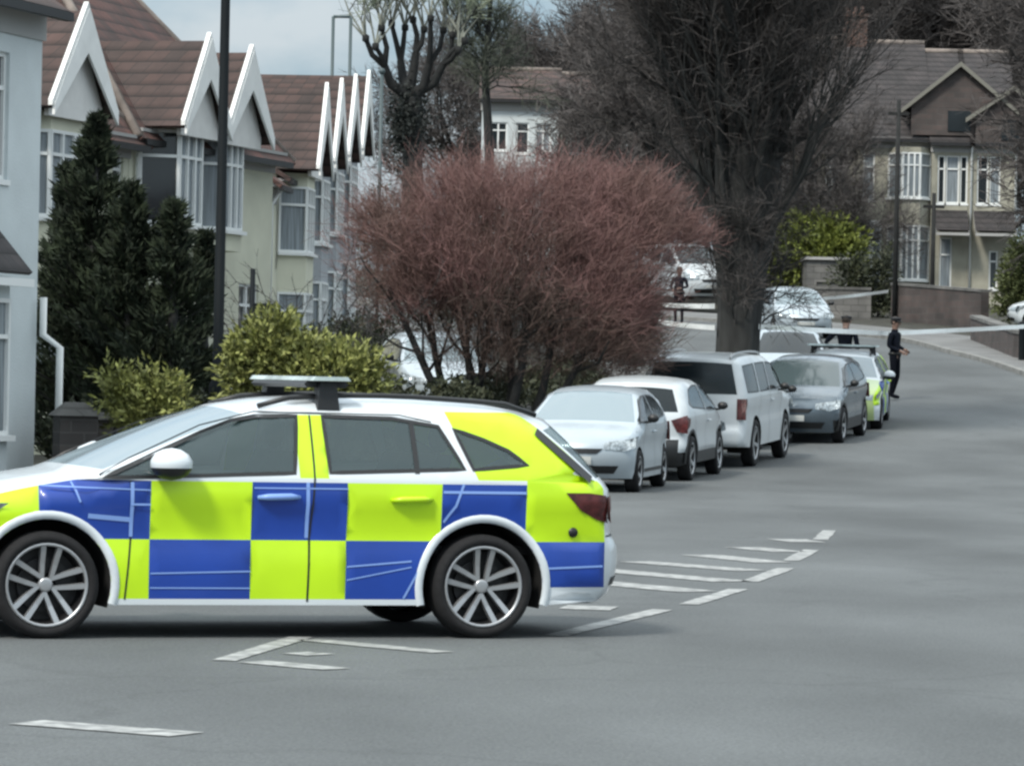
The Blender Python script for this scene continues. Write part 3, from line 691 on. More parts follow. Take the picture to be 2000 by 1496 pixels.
def make_car(sp, paint, label, cat='car', group='vehicles parked along the left kerb', screen=None, gl=None, rails=False, jeep=False, bumper=None, mir=True):
    root = thing('parked_car', label=label, cat=cat, group=group)
    sp = dict(sp)
    if bumper: sp['lip'] = (.05, -1); sp['lines'] = [((-1.2, .42*sp.get('sz', 1)), (3.9, .42*sp.get('sz', 1)))]; sp['livery'] = lambda x, z: 1 if z < .42*sp.get('sz', 1) else 0; sp['strip_mat'] = {'bumper': 1}
    s = build_body(root, sp, dict(paints=[paint, bumper or trim], glass=gl or glass_dk, screen=screen or screen_m, trim=trim, under=under))
    k = sp.get('sz', 1); kx = sp.get('sx', 1); R = sp['wr']
    for x in sp['wheels']:
        for sg in (1, -1): wheel_at(root, x, sg*(sp['W']-.115), R, .20, sg, R*.70, 'single', tyre, rim_silver, rim_dark, rot=random.random())
    zb = sp['belt']; fx = float(s.E[0][0]); 
    cowl = next(c[0] for c, t in zip(s.C, s.tag) if t == 'screen')
    mirror_at(root, s, cowl-.45*kx, zb+.04, trim if mir else paint, trim, glass, (.07, .085, .065))
    W_ = sp['W']
    zl = .66*k if not jeep else .88
    for sg in (1, -1):
        mb = MB()
        patch(mb, [(sg*W_*.50, zl+.05*k), (sg*W_*.97, zl+.13*k), (sg*W_*.985, zl-.02*k), (sg*W_*.78, zl-.08*k), (sg*W_*.50, zl-.05*k)], lambda y, z: s.end(y, z, True, .008), 0, .05)
        xe = s.C[int(s.idx_at(zl))]; xe = xe[0]-xe[2]
        patch(mb, [(xe-.02, zl+.10*k), (xe-.30, zl+.14*k), (xe-.22, zl+.02), (xe-.02, zl-.04)], lambda x, z: s.side(x, z, sg, .007), 0, .05)
        mb.build('headlight', lens, root)
        zt = .80*k if not jeep else .95
        xe = s.C[int(s.idx_at(zt, False))]; xe = xe[0]-xe[2]
        mb = MB()
        if jeep:
            patch(mb, [(sg*W_*.82, zt+.20), (sg*W_*.99, zt+.20), (sg*W_*.99, zt-.14), (sg*W_*.82, zt-.14)], lambda y, z: s.end(y, z, False, .012), 0, .05)
            patch(mb, [(xe+.01, zt+.20), (xe+.16, zt+.20), (xe+.14, zt-.14), (xe+.01, zt-.14)], lambda x, z: s.side(x, z, sg, .008), 0, .05)
        else:
            patch(mb, [(sg*W_*.70, zt+.08), (sg*W_*.97, zt+.16), (sg*W_*.985, zt-.12), (sg*W_*.80, zt-.10)], lambda y, z: s.end(y, z, False, .010), 0, .05)
            patch(mb, [(xe+.01, zt+.15), (xe+.24, zt+.10), (xe+.20, zt-.04), (xe+.01, zt-.12)], lambda x, z: s.side(x, z, sg, .008), 0, .05)
        mb.build('tail_light', red_lens, root)
        if rails:
            mb = MB(); pts = []; cx = [c[0] for c, t in zip(s.C, s.tag) if t == 'roof']
            for x in np.linspace(max(cx)-.15, min(cx)+.15, 9):
                i = min(range(len(s.C)), key=lambda q: abs(s.C[q][0]-x)+(9 if s.tag[q] != 'roof' else 0)); p = s.strip(i, .90*sg)
                pts.append((x, p[1], p[2]+.05))
            pts = [(pts[0][0]+.04, pts[0][1], pts[0][2]-.05)]+pts+[(pts[-1][0]-.04, pts[-1][1], pts[-1][2]-.05)]
            mb.tube(pts, .018, 8); mb.build('roof_rail', rim_silver if rails == 2 else trim, root)
        mb = MB(); y = s.w(1.3*kx, zb-.13*k)
        mb.tube([(1.2*kx, sg*(y+.004), zb-.13*k), (1.26*kx, sg*(y+.03), zb-.125*k), (1.36*kx, sg*(y+.03), zb-.125*k), (1.42*kx, sg*(y+.004), zb-.13*k)], .014, 6); mb.build('door_handle', paint, root)
    z0 = .42*k if not jeep else .58
    for nm, poly, m_ in (('grille', [(-.42, z0+.20*k), (-.34, z0+.13*k), (.34, z0+.13*k), (.42, z0+.20*k)], trim), ('lower_intake', [(-.62, z0-.04*k), (-.55, z0-.15*k), (.55, z0-.15*k), (.62, z0-.04*k)], trim)):
        mb = MB(); patch(mb, poly, lambda y, z: s.end(y, z, True, .009)); mb.build(nm, m_, root)
    mb = MB(); patch(mb, [(-.26, z0+.09), (-.26, z0-.02), (.26, z0-.02), (.26, z0+.09)], lambda y, z: s.end(y, z, True, .022)); mb.build('number_plate', plate_w, root)
    zp = .62*k if not jeep else .80
    mb = MB(); patch(mb, [(-.26, zp+.06), (-.26, zp-.05), (.26, zp-.05), (.26, zp+.06)], lambda y, z: s.end(y, z, False, .02)); mb.build('number_plate', plate_y, root)
    return root
def place(root, X, Y, deg, dz=0):
    """centre of the car body over (X, Y), nose towards deg (0 = away from camera, 180 = to camera, +90 = photo left)"""
    a = radians(deg)+pi/2; f = Vector((cos(a), sin(a), 0)); xs_ = [c.location.x for c in root.children if c.name.startswith('wheel')]
    mid = (max(xs_)+min(xs_))/2
    f3 = Vector((f.x, f.y, (g(Y+f.y)-g(Y-f.y))/2)).normalized(); up = Vector((0, -(g(Y+1)-g(Y-1))/2, 1)).normalized()
    l = up.cross(f3).normalized(); up = f3.cross(l)
    root.rotation_euler = Matrix((f3, l, up)).transposed().to_euler()
    root.location = Vector((X, Y, g(Y)+.005+dz))-f3*mid
    return root
pc = make_police('estate police car with blue and yellow checks, crossing the foreground')
tag(pc, group='police cars')
yaw = radians(199); _f = Vector((cos(yaw), sin(yaw), 0)); _l = Vector((-sin(yaw), cos(yaw), 0))
pc.location = W(945, 1160, 24.75); pc.location.z = .004; pc.location -= _l*.9; pc.rotation_euler = (0, 0, yaw)
SUV = scale_spec(HATCH, 1.04, 1.07, .90, wr=.345, arch=.40, sill=.27)
c1 = place(make_car(HATCH, silver_paint, 'silver hatchback facing the camera, nearest of the cars parked at the kerb'), 1.22, 59.2, 170)
c2 = place(make_car(SUV, white_paint, 'white compact car with black lower bumper, parked between the silver hatchback and the tall off-roader', bumper=trim), 2.2, 64.2, -12)
c3 = place(make_car(JEEP, white_paint, 'tall white off-roader with roof rails and boxy rear window', 'off-roader', rails=2, jeep=True), 3.52, 69.6, -14)
c4 = place(make_car(scale_spec(HATCH, 1, .98, .87), silver_paint, 'small silver car mostly hidden beyond the tall white off-roader'), 4.0, 74.6, -16)
DARK = scale_spec(HATCH, 1.08, 1.06, .90, wr=.335, arch=.385, sill=.24)
c5 = place(make_car(DARK, navy_paint, 'dark grey car with pale bonnet sheen, facing the camera before the second police car', screen=glass, bumper=trim), 5.62, 77.5, 167)
c6 = place(make_car(scale_spec(HATCH, 1.05, 1.02, .86), silver_paint, 'silver car with a dark windscreen parked behind the dark grey car', screen=glass_dk), 6.05, 90.2, 178)
c7 = place(make_car(scale_spec(HATCH, 1.06, .98, .88), silver_paint, 'pale silver saloon up the hill just right of the big tree trunk', group='cars further up the hill'), 8.35, 122, 186)
c8 = place(make_car(scale_spec(HATCH, 1.2, 1.35, .92, wr=.33, arch=.38), white_paint, 'white van across the hill road behind the person left of the tree', 'van', group='cars further up the hill', screen=glass_dk), 5.9, 141, 200, .3)
c9 = place(make_car(scale_spec(HATCH, 1.05, 1.0, .88), silver_paint, 'silver car on a driveway behind the stems of the red bush', group='cars on driveways'), -1.5, 78, 190, .335)
cr_ = place(make_car(scale_spec(HATCH, 1.05, .98, .88), white_paint, 'white car at the right edge behind the stone wall', group='cars on driveways'), 17.6, 128, 80, .1)
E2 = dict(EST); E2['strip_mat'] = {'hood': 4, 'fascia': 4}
pc2 = make_police('second police car up the road behind the dark grey car, facing the camera', E2); tag(pc2, group='police cars')
place(pc2, 6.62, 82.4, 172)
# mid-road second police car has no doors' checks facing us, its livery is the same
# ================================================================ PEOPLE
cloth_dk = mat('dark uniform cloth', (.006, .008, .014), .9, var=.3, vs=12, spec=.12)
cloth_bk = mat('black trousers', (.005, .006, .010), .9, spec=.12)
skin_m = mat('skin', (.21, .13, .10), .55)
hat_m = mat('black cap', (.008, .009, .012), .6)
hair_m = mat('dark hair', (.03, .022, .016), .7)
def person(label, X, Y, deg, pose, H=1.8, hat=True):
    root = thing('person', (X, Y, g(Y)+.01), radians(deg), label, 'person')
    k = H/1.8
    J = dict(pelvis=(0, 0, .96), waist=(0, 0, 1.10), chest=(0, .01, 1.32), neck=(0, .015, 1.50), head0=(0, 0, 1.58), head1=(0, -.01, 1.68), head2=(0, .0, 1.775),
             lhip=(.10, 0, .92), rhip=(-.10, 0, .92), lknee=(.11, -.02, .50), rknee=(-.11, -.02, .50), lank=(.11, .03, .09), rank=(-.11, .03, .09), ltoe=(.125, -.15, .045), rtoe=(-.125, -.15, .045),
             lsh=(.19, .01, 1.44), rsh=(-.19, .01, 1.44), lel=(.26, .03, 1.15), rel=(-.26, .03, 1.15), lwr=(.25, -.06, .90), rwr=(-.25, -.06, .90))
    R = dict(pelvis=.145, waist=.13, chest=.155, neck=.058, head0=.075, head1=.098, head2=.075, lhip=.095, rhip=.095, lknee=.062, rknee=.062, lank=.05, rank=.05, ltoe=.038, rtoe=.038,
             lsh=.072, rsh=.072, lel=.05, rel=.05, lwr=.032, rwr=.032)
    for kk, v in pose.items(): J[kk] = v
    Ed = [('pelvis', 'waist'), ('waist', 'chest'), ('chest', 'neck'), ('neck', 'head0'), ('head0', 'head1'), ('head1', 'head2')]
    for a in 'lr': Ed += [('pelvis', a+'hip'), (a+'hip', a+'knee'), (a+'knee', a+'ank'), (a+'ank', a+'toe'), ('chest', a+'sh'), (a+'sh', a+'el'), (a+'el', a+'wr')]
    for a in 'lr':   # hand: palm, four fingers, thumb
        w_ = Vector(J[a+'wr']); e_ = Vector(J[a+'el']); d = (w_-e_).normalized(); sd_ = d.cross(Vector((0, 1, 0)) if abs(d.y) < .9 else Vector((0, 0, 1))).normalized()
        pl = a+'palm'; J[pl] = tuple(w_+d*.075); R[pl] = .030; Ed.append((a+'wr', pl))
        for i, (o_, ln) in enumerate(((-.030, .065), (-.010, .078), (.010, .072), (.030, .055))):
            m_, t_ = f'{a}f{i}', f'{a}g{i}'; J[m_] = tuple(w_+d*(.10+ln*.45)+sd_*o_); J[t_] = tuple(w_+d*(.10+ln*.85)+sd_*o_+Vector((0, -.02, 0)).lerp(Vector((0, 0, 0)), .2)); R[m_] = .010; R[t_] = .008
            Ed += [(pl, m_), (m_, t_)]
        J[a+'th'] = tuple(w_+d*.07-sd_*.055); J[a+'tt'] = tuple(w_+d*.11-sd_*.065); R[a+'th'] = .011; R[a+'tt'] = .009; Ed += [(pl, a+'th'), (a+'th', a+'tt')]
    names = list(J); idx = {n_: i for i, n_ in enumerate(names)}
    me = bpy.data.meshes.new('person_body'); me.from_pydata([tuple(c*k for c in J[n_]) for n_ in names], [(idx[a], idx[b]) for a, b in Ed], [])
    o = bpy.data.objects.new('body', me); C.objects.link(o)
    m_ = o.modifiers.new('s', 'SKIN'); m_.use_smooth_shade = True
    for i, n_ in enumerate(names):
        sv = me.skin_vertices[0].data[i]; r = R[n_]*k; sv.radius = (r, r*.78) if n_ in ('pelvis', 'waist', 'chest') else (r, r); sv.use_root = n_ == 'pelvis'
    sb = o.modifiers.new('b', 'SUBSURF'); sb.levels = 1; sb.render_levels = 1
    dg = bpy.context.evaluated_depsgraph_get(); m2 = bpy.data.meshes.new_from_object(o.evaluated_get(dg))
    bpy.data.objects.remove(o); o = bpy.data.objects.new('body', m2); C.objects.link(o); o.parent = root
    m2.materials.clear(); [m2.materials.append(q) for q in (cloth_dk, cloth_bk, skin_m)]
    lw, rw = Vector(J['lwr'])*k, Vector(J['rwr'])*k
    for p in m2.polygons:
        c = p.center; p.use_smooth = True
        hand = min((c-lw).length, (c-rw).length) < .16*k and min((c-Vector(J['lel'])*k).length, (c-Vector(J['rel'])*k).length) > .27*k
        p.material_index = 2 if (c.z > 1.515*k and abs(c.x-J['head1'][0]*k) < .14) or hand else (1 if c.z < .98*k and abs(c.x) < .24 else 0)
    h = Vector(J['head1'])*k; mb = MB()
    mb.ball((h.x, h.y+.02, h.z+.035), (.098, .105, .105), 16)
    mb.v = [(x, y if y > h.y-.07 or z > h.z+.05 else h.y-.06, max(z, h.z-.02) if y < h.y else z) for x, y, z in mb.v]
    mb.build('hair', hair_m, root)
    f = MB()
    for sx in (-1, 1): f.ball((h.x+sx*.033, h.y-.092, h.z+.008), .012, 8, 0); f.ball((h.x+sx*.098, h.y+.01, h.z-.005), (.012, .022, .032), 8, 1)
    f.ball((h.x, h.y-.105, h.z-.02), (.013, .020, .024), 8, 1); f.box(h.x-.024, h.x+.024, h.y-.098, h.y-.09, h.z-.062, h.z-.054, 2)
    f.build('face', [hair_m, skin_m, mat('lips', (.22, .08, .07), .5)], root)
    if hat:
        mb = MB(); mb.lathe([(.095, h.z+.03), (.106, h.z+.06), (.122, h.z+.085), (.116, h.z+.105), (.001, h.z+.13)], 18, 'Z', (h.x, h.y, 0))
        mb.lathe([(.09, h.z+.045), (.15, h.z+.03), (.15, h.z+.022), (.09, h.z+.035)], 12, 'Z', (h.x, h.y-.02, 0), a0=pi*1.15, a1=pi*1.85)
        mb.build('cap', hat_m, root)
    mb = MB()
    for (wx, wz) in ((.16, 1.0),):
        mb.lathe([(wx, wz-.03), (wx+.012, wz-.03), (wx+.012, wz+.03), (wx, wz+.03)], 20, 'Z'); mb.v = [(x*k, y*.82*k, z*k) for x, y, z in mb.v]
    mb.box(.13*k, .19*k, -.06*k, .03*k, .93*k, 1.02*k); mb.build('belt', trim, root)
    return root
person('officer in dark uniform and cap standing alone right of the second police car', *((lambda p: (p.x, p.y))(G(1746, 781))), 60,
       dict(rwr=(-.12, -.19, 1.05), rel=(-.24, .05, 1.16), lwr=(.10, -.20, 1.08), lel=(.25, .04, 1.17), lank=(.09, .10, .09), ltoe=(.10, -.09, .045)))
p_ = W(1652, 600, 88.3)
person('person in black with one hand on the hip, standing behind the second police car', p_.x, 88.3, 165,
       dict(lel=(-.0+.40, .05, 1.20), lwr=(.20, -.04, 1.02), neck=(0, -.04, 1.49), head0=(0, -.07, 1.56), head1=(0, -.10, 1.65), head2=(0, -.10, 1.74)), H=1.92)
p_ = G(1325, 634)
person('distant person in dark clothes by the tape left of the big tree trunk', p_.x, p_.y, -20, dict(lwr=(.12, -.24, 1.12), rwr=(-.14, -.22, 1.08), lel=(.28, .0, 1.18), rel=(-.28, 0, 1.18)), hat=False)
# ---------------------------------------------------------------- police tape
tape_m = mat('police tape', (.90, .92, .90), .45, var=.04, vs=3)
def tape(label, pts, sag=.06):
    mb = MB(); o = []
    for i in range(len(pts)-1):
        for k in range(10):
            t = k/10; q = pts[i].lerp(pts[i+1], t); q.z -= sag*4*t*(1-t); o.append(q)
    o.append(pts[-1]); n = len(o); h = .05
    for i, q in enumerate(o):
        tw = .006*sin(i*.9)
        mb.v += [(q.x-tw, q.y+tw, q.z-h), (q.x+tw, q.y-tw, q.z+h), (q.x-tw, q.y+tw+.003, q.z-h), (q.x+tw, q.y-tw+.003, q.z+h)]
    for i in range(n-1):
        a = 4*i; mb.f += [(a, a+1, a+5, a+4), (a+2, a+6, a+7, a+3), (a+1, a+3, a+7, a+5), (a, a+4, a+6, a+2)]; mb.m += [0]*4; mb.sm += [False]*4
    tag(mb.build('police_tape', tape_m), label, 'police tape', 'cordon tapes')
# ================================================================ BUILDINGS
render_wh = mat('pale blue white render', (.55, .60, .61), .85, var=.07, vs=1.2, bump=.25, bs=30)
render_cr = mat('cream render', (.60, .60, .48), .88, var=.09, vs=1.0, bump=.3, bs=30)
render_gy = mat('grey render', (.34, .36, .38), .88, var=.10, vs=1.0, bump=.3, bs=30)
pvc = mat('white window frame', (.74, .76, .75), .45)
barge = mat('white barge board', (.80, .81, .79), .5, var=.06, vs=3)
gab_m = mat('white painted gable panel', (.68, .68, .66), .7, var=.05, vs=3)
pane_m = mat('window pane', (.022, .028, .032), .07, spec=.8)
curtain = mat('net curtain behind glass', (.21, .24, .26), .35, var=.35, vs=3, stretch=(6, 6, .3))
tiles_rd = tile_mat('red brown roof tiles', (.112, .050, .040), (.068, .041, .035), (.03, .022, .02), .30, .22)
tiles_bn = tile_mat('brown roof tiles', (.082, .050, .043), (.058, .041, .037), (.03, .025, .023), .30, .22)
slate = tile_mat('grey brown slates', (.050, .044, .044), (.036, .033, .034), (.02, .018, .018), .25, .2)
ridge_m = mat('ridge tiles', (.19, .16, .14), .8, var=.3, vs=4)
gutter = mat('black gutter', (.012, .012, .013), .5)
soffit = mat('pale soffit', (.35, .35, .34), .6)
bath = mat('honey stone', (.31, .30, .245), .9, var=.18, vs=1.5, bump=.3, bs=20)
stone_dk = tile_mat('dark rubble stone', (.085, .075, .068), (.05, .046, .044), (.09, .085, .08), .34, .16, wall=True)
stone_rd = tile_mat('reddish rubble stone', (.085, .066, .060), (.058, .050, .047), (.075, .07, .066), .4, .2, wall=True)
stone_gy = tile_mat('pale coursed stone', (.17, .17, .16), (.13, .13, .125), (.09, .09, .085), .5, .22, wall=True)
chim_m = tile_mat('chimney brick', (.14, .07, .05), (.09, .05, .04), (.12, .11, .1), .22, .075, wall=True)
def wall_holes(mb, x0, x1, z0, z1, holes, y0, y1, mi=0):
    X = sorted({x0, x1, *[h[0] for h in holes], *[h[1] for h in holes]}); Z = sorted({z0, z1, *[h[2] for h in holes], *[h[3] for h in holes]})
    for i in range(len(X)-1):
        for j in range(len(Z)-1):
            cx, cz = (X[i]+X[i+1])/2, (Z[j]+Z[j+1])/2
            if any(h[0] < cx < h[1] and h[2] < cz < h[3] for h in holes): continue
            mb.box(X[i], X[i+1], y0, y1, Z[j], Z[j+1], mi)
def xf_mb(mb, org, ang):
    c, s_ = cos(ang), sin(ang); mb.v = [(org[0]+x*c-y*s_, org[1]+x*s_+y*c, z) for x, y, z in mb.v]; return mb
def window(root, org, ang, w, z0, z1, cols=2, transom=.28, pane=None, fw=.055, sill=True, bias=None, frame_m=None):
    """window facing local -y at org (x, y) turned by ang; z absolute in the house frame"""
    f = MB(); f.box(0, w, -.02, .05, z0, z0+fw); f.box(0, w, -.02, .05, z1-fw, z1); f.box(0, fw, -.02, .05, z0+fw, z1-fw); f.box(w-fw, w, -.02, .05, z0+fw, z1-fw)
    for i in range(1, cols): x = w*i/cols; f.box(x-fw*.6, x+fw*.6, -.024, .046, z0+fw, z1-fw)
    if transom:
        zt = z1-(z1-z0)*transom
        for i in range(cols): f.box(w*i/cols+fw*.62, w*(i+1)/cols-fw*.62, -.02, .05, zt-fw*.5, zt+fw*.5)
    fo = xf_mb(f, org, ang).build('window', frame_m or pvc, root)
    p = MB(); p.add([(fw, .03, z0+fw), (w-fw, .03, z0+fw), (w-fw, .03, z1-fw), (fw, .03, z1-fw)], [(0, 1, 2, 3)])
    xf_mb(p, org, ang).build('pane', pane or pane_m, fo)
    if sill: s_ = MB(); s_.box(-.04, w+.04, -.10, .03, z0-.07, z0-.002); xf_mb(s_, org, ang).build('sill', pvc, fo)
    return fo
def slope(mb, a, b, c, d, th=.09, mi=0):
    """a,b eaves, c,d ridge (b above-> c, a -> d)"""
    a, b, c, d = map(Vector, (a, b, c, d)); n = (b-a).cross(d-a).normalized()*th
    if n.z < 0: n = -n
    mb.hexa([a, b, c, d, a+n, b+n, c+n, d+n], mi)
def gable_front(root, xc, hw, zf, h, y0, y1, roofm, over=.16):
    """projecting gable: feet at zf, apex zf+h, face at y0 (front), roof back to y1"""
    panel = MB(); panel.prism([(xc-hw+.02, zf), (xc+hw-.02, zf), (xc, zf+h-.03)], y0, y0+.06); panel.box(xc-hw+.05, xc+hw-.05, y0-.01, y0+.07, zf-.22, zf-.002); panel.build('gable_panel', gab_m, root)
    r = MB()
    for sg in (-1, 1):
        e = (xc+sg*(hw+.14), zf-.12); a = (xc, zf+h+.03)
        slope(r, (e[0], y0-over, e[1]), (e[0], y1, e[1]), (a[0], y1, a[1]), (a[0], y0-over, a[1]), .07)
    r.build('gable_roof', roofm, root)
    for sg in (-1, 1):
        b = MB(); e = (xc+sg*(hw+.17), zf-.17); a = (xc, zf+h+.06); dz = .62
        b.v = []; pts = [(e[0], e[1]-.05), (e[0], e[1]+.12), (a[0], a[1]+.06), (a[0], a[1]-dz-.06)]
        b.prism(pts, y0-over-.05, y0-over-.005); b.build('barge_board', barge, root)
        t = MB(); pts = [(e[0]+sg*.05, e[1]+.10), (e[0]+sg*.05, e[1]+.19), (a[0], a[1]+.17), (a[0], a[1]+.08)]
        t.prism(pts, y0-over-.03, y0-over+.05); t.build('verge', barge, root)
def bay(root, xc, hw, proj, z0, z1, floors, wallm, pane=None, side0=None):
    """canted bay, floors = list of (sill, head)"""
    cw = .45; pl = [(xc-hw, 0), (xc-hw+cw, -proj), (xc+hw-cw, -proj), (xc+hw, 0)]
    m_ = MB(); lv = sorted({z0, z1, *[q for f in floors for q in f]})
    for i in range(len(lv)-1):
        if any(a <= (lv[i]+lv[i+1])/2 <= b for a, b in floors): continue
        m_.prism([(x, y) for x, y in pl], lv[i], lv[i+1], axis='Z')
    for a, b in floors: m_.prism([(xc-hw+.12, .0), (xc-hw+cw+.04, -proj+.14), (xc+hw-cw-.04, -proj+.14), (xc+hw-.12, 0)], a, b, 1, axis='Z')
    m_.build('bay', [wallm, curtain], root)
    for a, b in floors:
        for i, (p, q) in enumerate(zip(pl, pl[1:])):
            d = math.dist(p, q); an = atan2(q[1]-p[1], q[0]-p[0]); window(root, p, an, d, a, b, 1 if i != 1 else 3, .28, pane or (side0 if i == 0 and side0 else curtain), sill=True)
def house(label, cat, org, rz, width, depth, eave, rise, wallm, roofm, openings=(), group=None, hip=False, ridge_back=None, ch=None, grd=None, pipes=(), base=None, name='house'):
    root = thing(name, (org[0], org[1], grd if grd is not None else g(org[1])), rz, label, cat, group)
    m_ = MB(); t = .16
    holes = [(o[0], o[0]+o[1], o[2], o[3]) for o in openings]
    wall_holes(m_, 0, width, -1.5, eave, holes, 0, t)
    m_.box(0, t, t, depth, -1.5, eave); m_.box(width-t, width, t, depth, -1.5, eave); m_.box(t, width-t, depth-t, depth, -1.5, eave)
    yr = ridge_back or depth/2
    if not hip:
        for x in (0, width-t):
            m_.prism([(0, eave), (depth, eave), (yr, eave+rise)], x, x+t, axis='X')
    m_.build('wall', wallm, root)
    for o in openings:
        if len(o) > 6 and o[6] == 'door':
            d = MB(); d.box(o[0], o[0]+o[1], .06, .11, o[2], o[3]); dd = d.build('door', o[7], root)
            k_ = MB(); k_.ball((o[0]+.12, .03, o[2]+1), .03, 8); k_.build('handle', rim_silver, dd)
        else: window(root, (o[0], .07), 0, o[1], o[2], o[3], o[4], .28, o[5] if len(o) > 5 else None)
    r = MB(); ov = .30; e = eave-.06; zr = eave+rise
    k = rise/yr; k2 = rise/(depth-yr); hx = min(width/2-.3, yr) if hip else -.12
    slope(r, (-ov if hip else -.12, -ov, e-k*ov), (width+(ov if hip else .12), -ov, e-k*ov), (width-hx, yr, zr), (hx, yr, zr))
    slope(r, (width+(ov if hip else .12), depth+ov, e-k2*ov), (-ov if hip else -.12, depth+ov, e-k2*ov), (hx, yr, zr), (width-hx, yr, zr))
    if hip:
        for x, hh in ((-ov, hx), (width+ov, width-hx)):
            vs = [(x, -ov, e-k*ov+.05), (x, depth+ov, e-k*ov+.05), (hh, yr, zr+.06), (x, -ov, e-k*ov), (x, depth+ov, e-k*ov), (hh, yr, zr)]
            r.add(vs, [(0, 1, 2), (3, 5, 4), (0, 3, 4, 1), (1, 4, 5, 2), (2, 5, 3, 0)])
    ro = r.build('roof', roofm, root)
    q = MB(); q.tube([(hx, yr, zr+.09), (width-hx, yr, zr+.09)], .11, 8)
    if hip: q.tube([(-ov, -ov, e-k*ov+.08), (hx, yr, zr+.09)], .09, 6); q.tube([(width+ov, -ov, e-k*ov+.08), (width-hx, yr, zr+.09)], .09, 6)
    q.build('ridge', ridge_m, ro)
    u = MB(); u.box(-.1, width+.1, -ov-.09, -ov+.02, e-k*ov-.05, e-k*ov+.06); u.build('gutter', gutter, root)
    u = MB(); u.box(-.05, width+.05, -ov+.02, -.002, e-.16, e-.10); u.box(-.05, width+.05, -.035, -.003, e-.5, e-.17); u.build('soffit', soffit, root)
    for x, m2 in pipes:
        p = MB(); p.tube([(x, -ov, e-k*ov), (x, -.07, e-.55), (x, -.07, -.3)], .042, 8); p.build('downpipe', m2, root)
    for cx, cy, cw, chh in (ch or ()):
        c_ = MB(); c_.box(cx-cw/2, cx+cw/2, cy-.3, cy+.3, zr-1.2, zr+chh); c_.box(cx-cw/2-.06, cx+cw/2+.06, cy-.36, cy+.36, zr+chh+.002, zr+chh+.12)
        co = c_.build('chimney', chim_m, ro)
        for i in (-1, 0, 1):
            pt = MB(); pt.lathe([(.11, zr+chh+.12), (.09, zr+chh+.42), (.07, zr+chh+.42), (.07, zr+chh+.14)], 10, 'Z', (cx+i*cw*.3, cy, 0)); pt.build('chimney_pot', chim_m, root)
    return root
def rzof(p, q): return atan2(q[1]-p[1], q[0]-p[0])
hg = 'houses along the left side'
# white rendered house at the left edge: its facade runs from the near left to X=-6.15
p1 = (-6.12, 52.6); rz = radians(90-16)
hx0 = 8.0; org = (p1[0]-hx0*cos(rz), p1[1]-hx0*sin(rz))
wh = house('pale white rendered house at the left edge, its bay and white window frames in view', 'house', org, rz, hx0, 8, 6.35, 2.6, render_wh, tiles_bn,
           [(5.4, 1.55, 3.95, 5.55, 3, pane_m), (2.0, 1.6, 3.95, 5.55, 3, curtain)], hg, grd=0)
# lean-to bay roof and ground floor bay of the white house
bay(wh, 5.65, 1.2, .3, -.5, 2.72, [(.75, 2.45)], render_wh)
r = MB(); slope(r, (3.6, -.45, 2.75), (6.65, -.45, 2.75), (6.4, -.02, 3.35), (4.0, -.02, 3.35), .06)
r.build('bay_roof', slate, wh)
r = MB(); r.box(3.6, 6.66, -.52, -.43, 2.60, 2.70); r.build('bay_fascia', pvc, wh)
r = MB(); r.tube([(7.93, -.12, 2.5), (7.93, -.12, 2.02), (7.95, -.35, 1.86), (7.95, -.35, -.3)], .05, 8)
tag(r.build('white_downpipe', pvc, wh))
# cream terrace: two houses
A = Vector((-8.87, 65.83)); Bp = Vector((-5.32, 77.83)); rz = rzof(A, Bp); Ln = (Bp-A).length; d_ = (Bp-A)/Ln
def at(t): return (A.x+d_.x*t, A.y+d_.y*t)
def t_off(u, off=.95, S_=None):   # the same for a point standing off in front of the facade
    nx, ny = d_.y, -d_.x
    return float(min(np.linspace(-4, Ln+4, 900), key=lambda t: abs(1000+FPX*(A.x+d_.x*t+nx*off)/(A.y+d_.y*t+ny*off)-(u-4))))
def t_at(u):          # distance along the facade seen at photo column u, level with the eaves
    best = min(np.linspace(-2, Ln+2, 600), key=lambda t: abs(1000+FPX*(A.x+d_.x*t)/(A.y+d_.y*t)-(u+11))); return float(best)
tA, tB, tC, tE = 0, t_at(232), t_at(432), t_at(500)
print('cream', Ln, tB, tC, tE, t_at(165), t_at(392), t_at(492))
ha = house('house with a white gable behind the dark conifers, highest red roof', 'house', at(-5), rz, 5+tB-.02, 9, 5.55, 5.0, render_cr, tiles_rd, [(5+tB-.75, .5, 3.7, 5.2, 1)], hg, hip=True, grd=.35, pipes=())
gx = 5+t_off(166); bay(ha, gx, 1.2, .6, -.5, 5.5, [(1.0, 2.4), (3.75, 5.2)], render_cr); gable_front(ha, gx, 1.22, 5.62, 1.52, -.72, 3.2, tiles_bn)
hb = house('pair of joined cream houses behind the lamp post with two white gables', 'house', at(tB), rz, tE-tB+.4, 8.4, 5.50, 4.9, render_cr, tiles_rd,
           [(t_at(258)-tB, t_at(322)-t_at(258), 3.80, 5.42, 1, pane_m), (1.0, .9, .8, 2.3, 2), (t_at(452)-tB, t_at(490)-t_at(452), 1.3, 2.75, 2, pane_m)], hg, grd=.55, pipes=((.25, pvc),), ridge_back=4.2, hip=True)
gx = t_off(404)-tB; bay(hb, gx, 1.02, .60, 3.3, 5.42, [(3.68, 5.36)], render_cr, side0=pane_m); gable_front(hb, gx, 1.0, 5.48, 1.45, -.75, 3, tiles_bn)
gx = t_off(492)-tB; bay(hb, gx, .92, .55, 3.3, 5.42, [(3.68, 5.36)], render_cr); gable_front(hb, gx, 1.05, 5.46, 1.45, -.70, 3, tiles_bn)
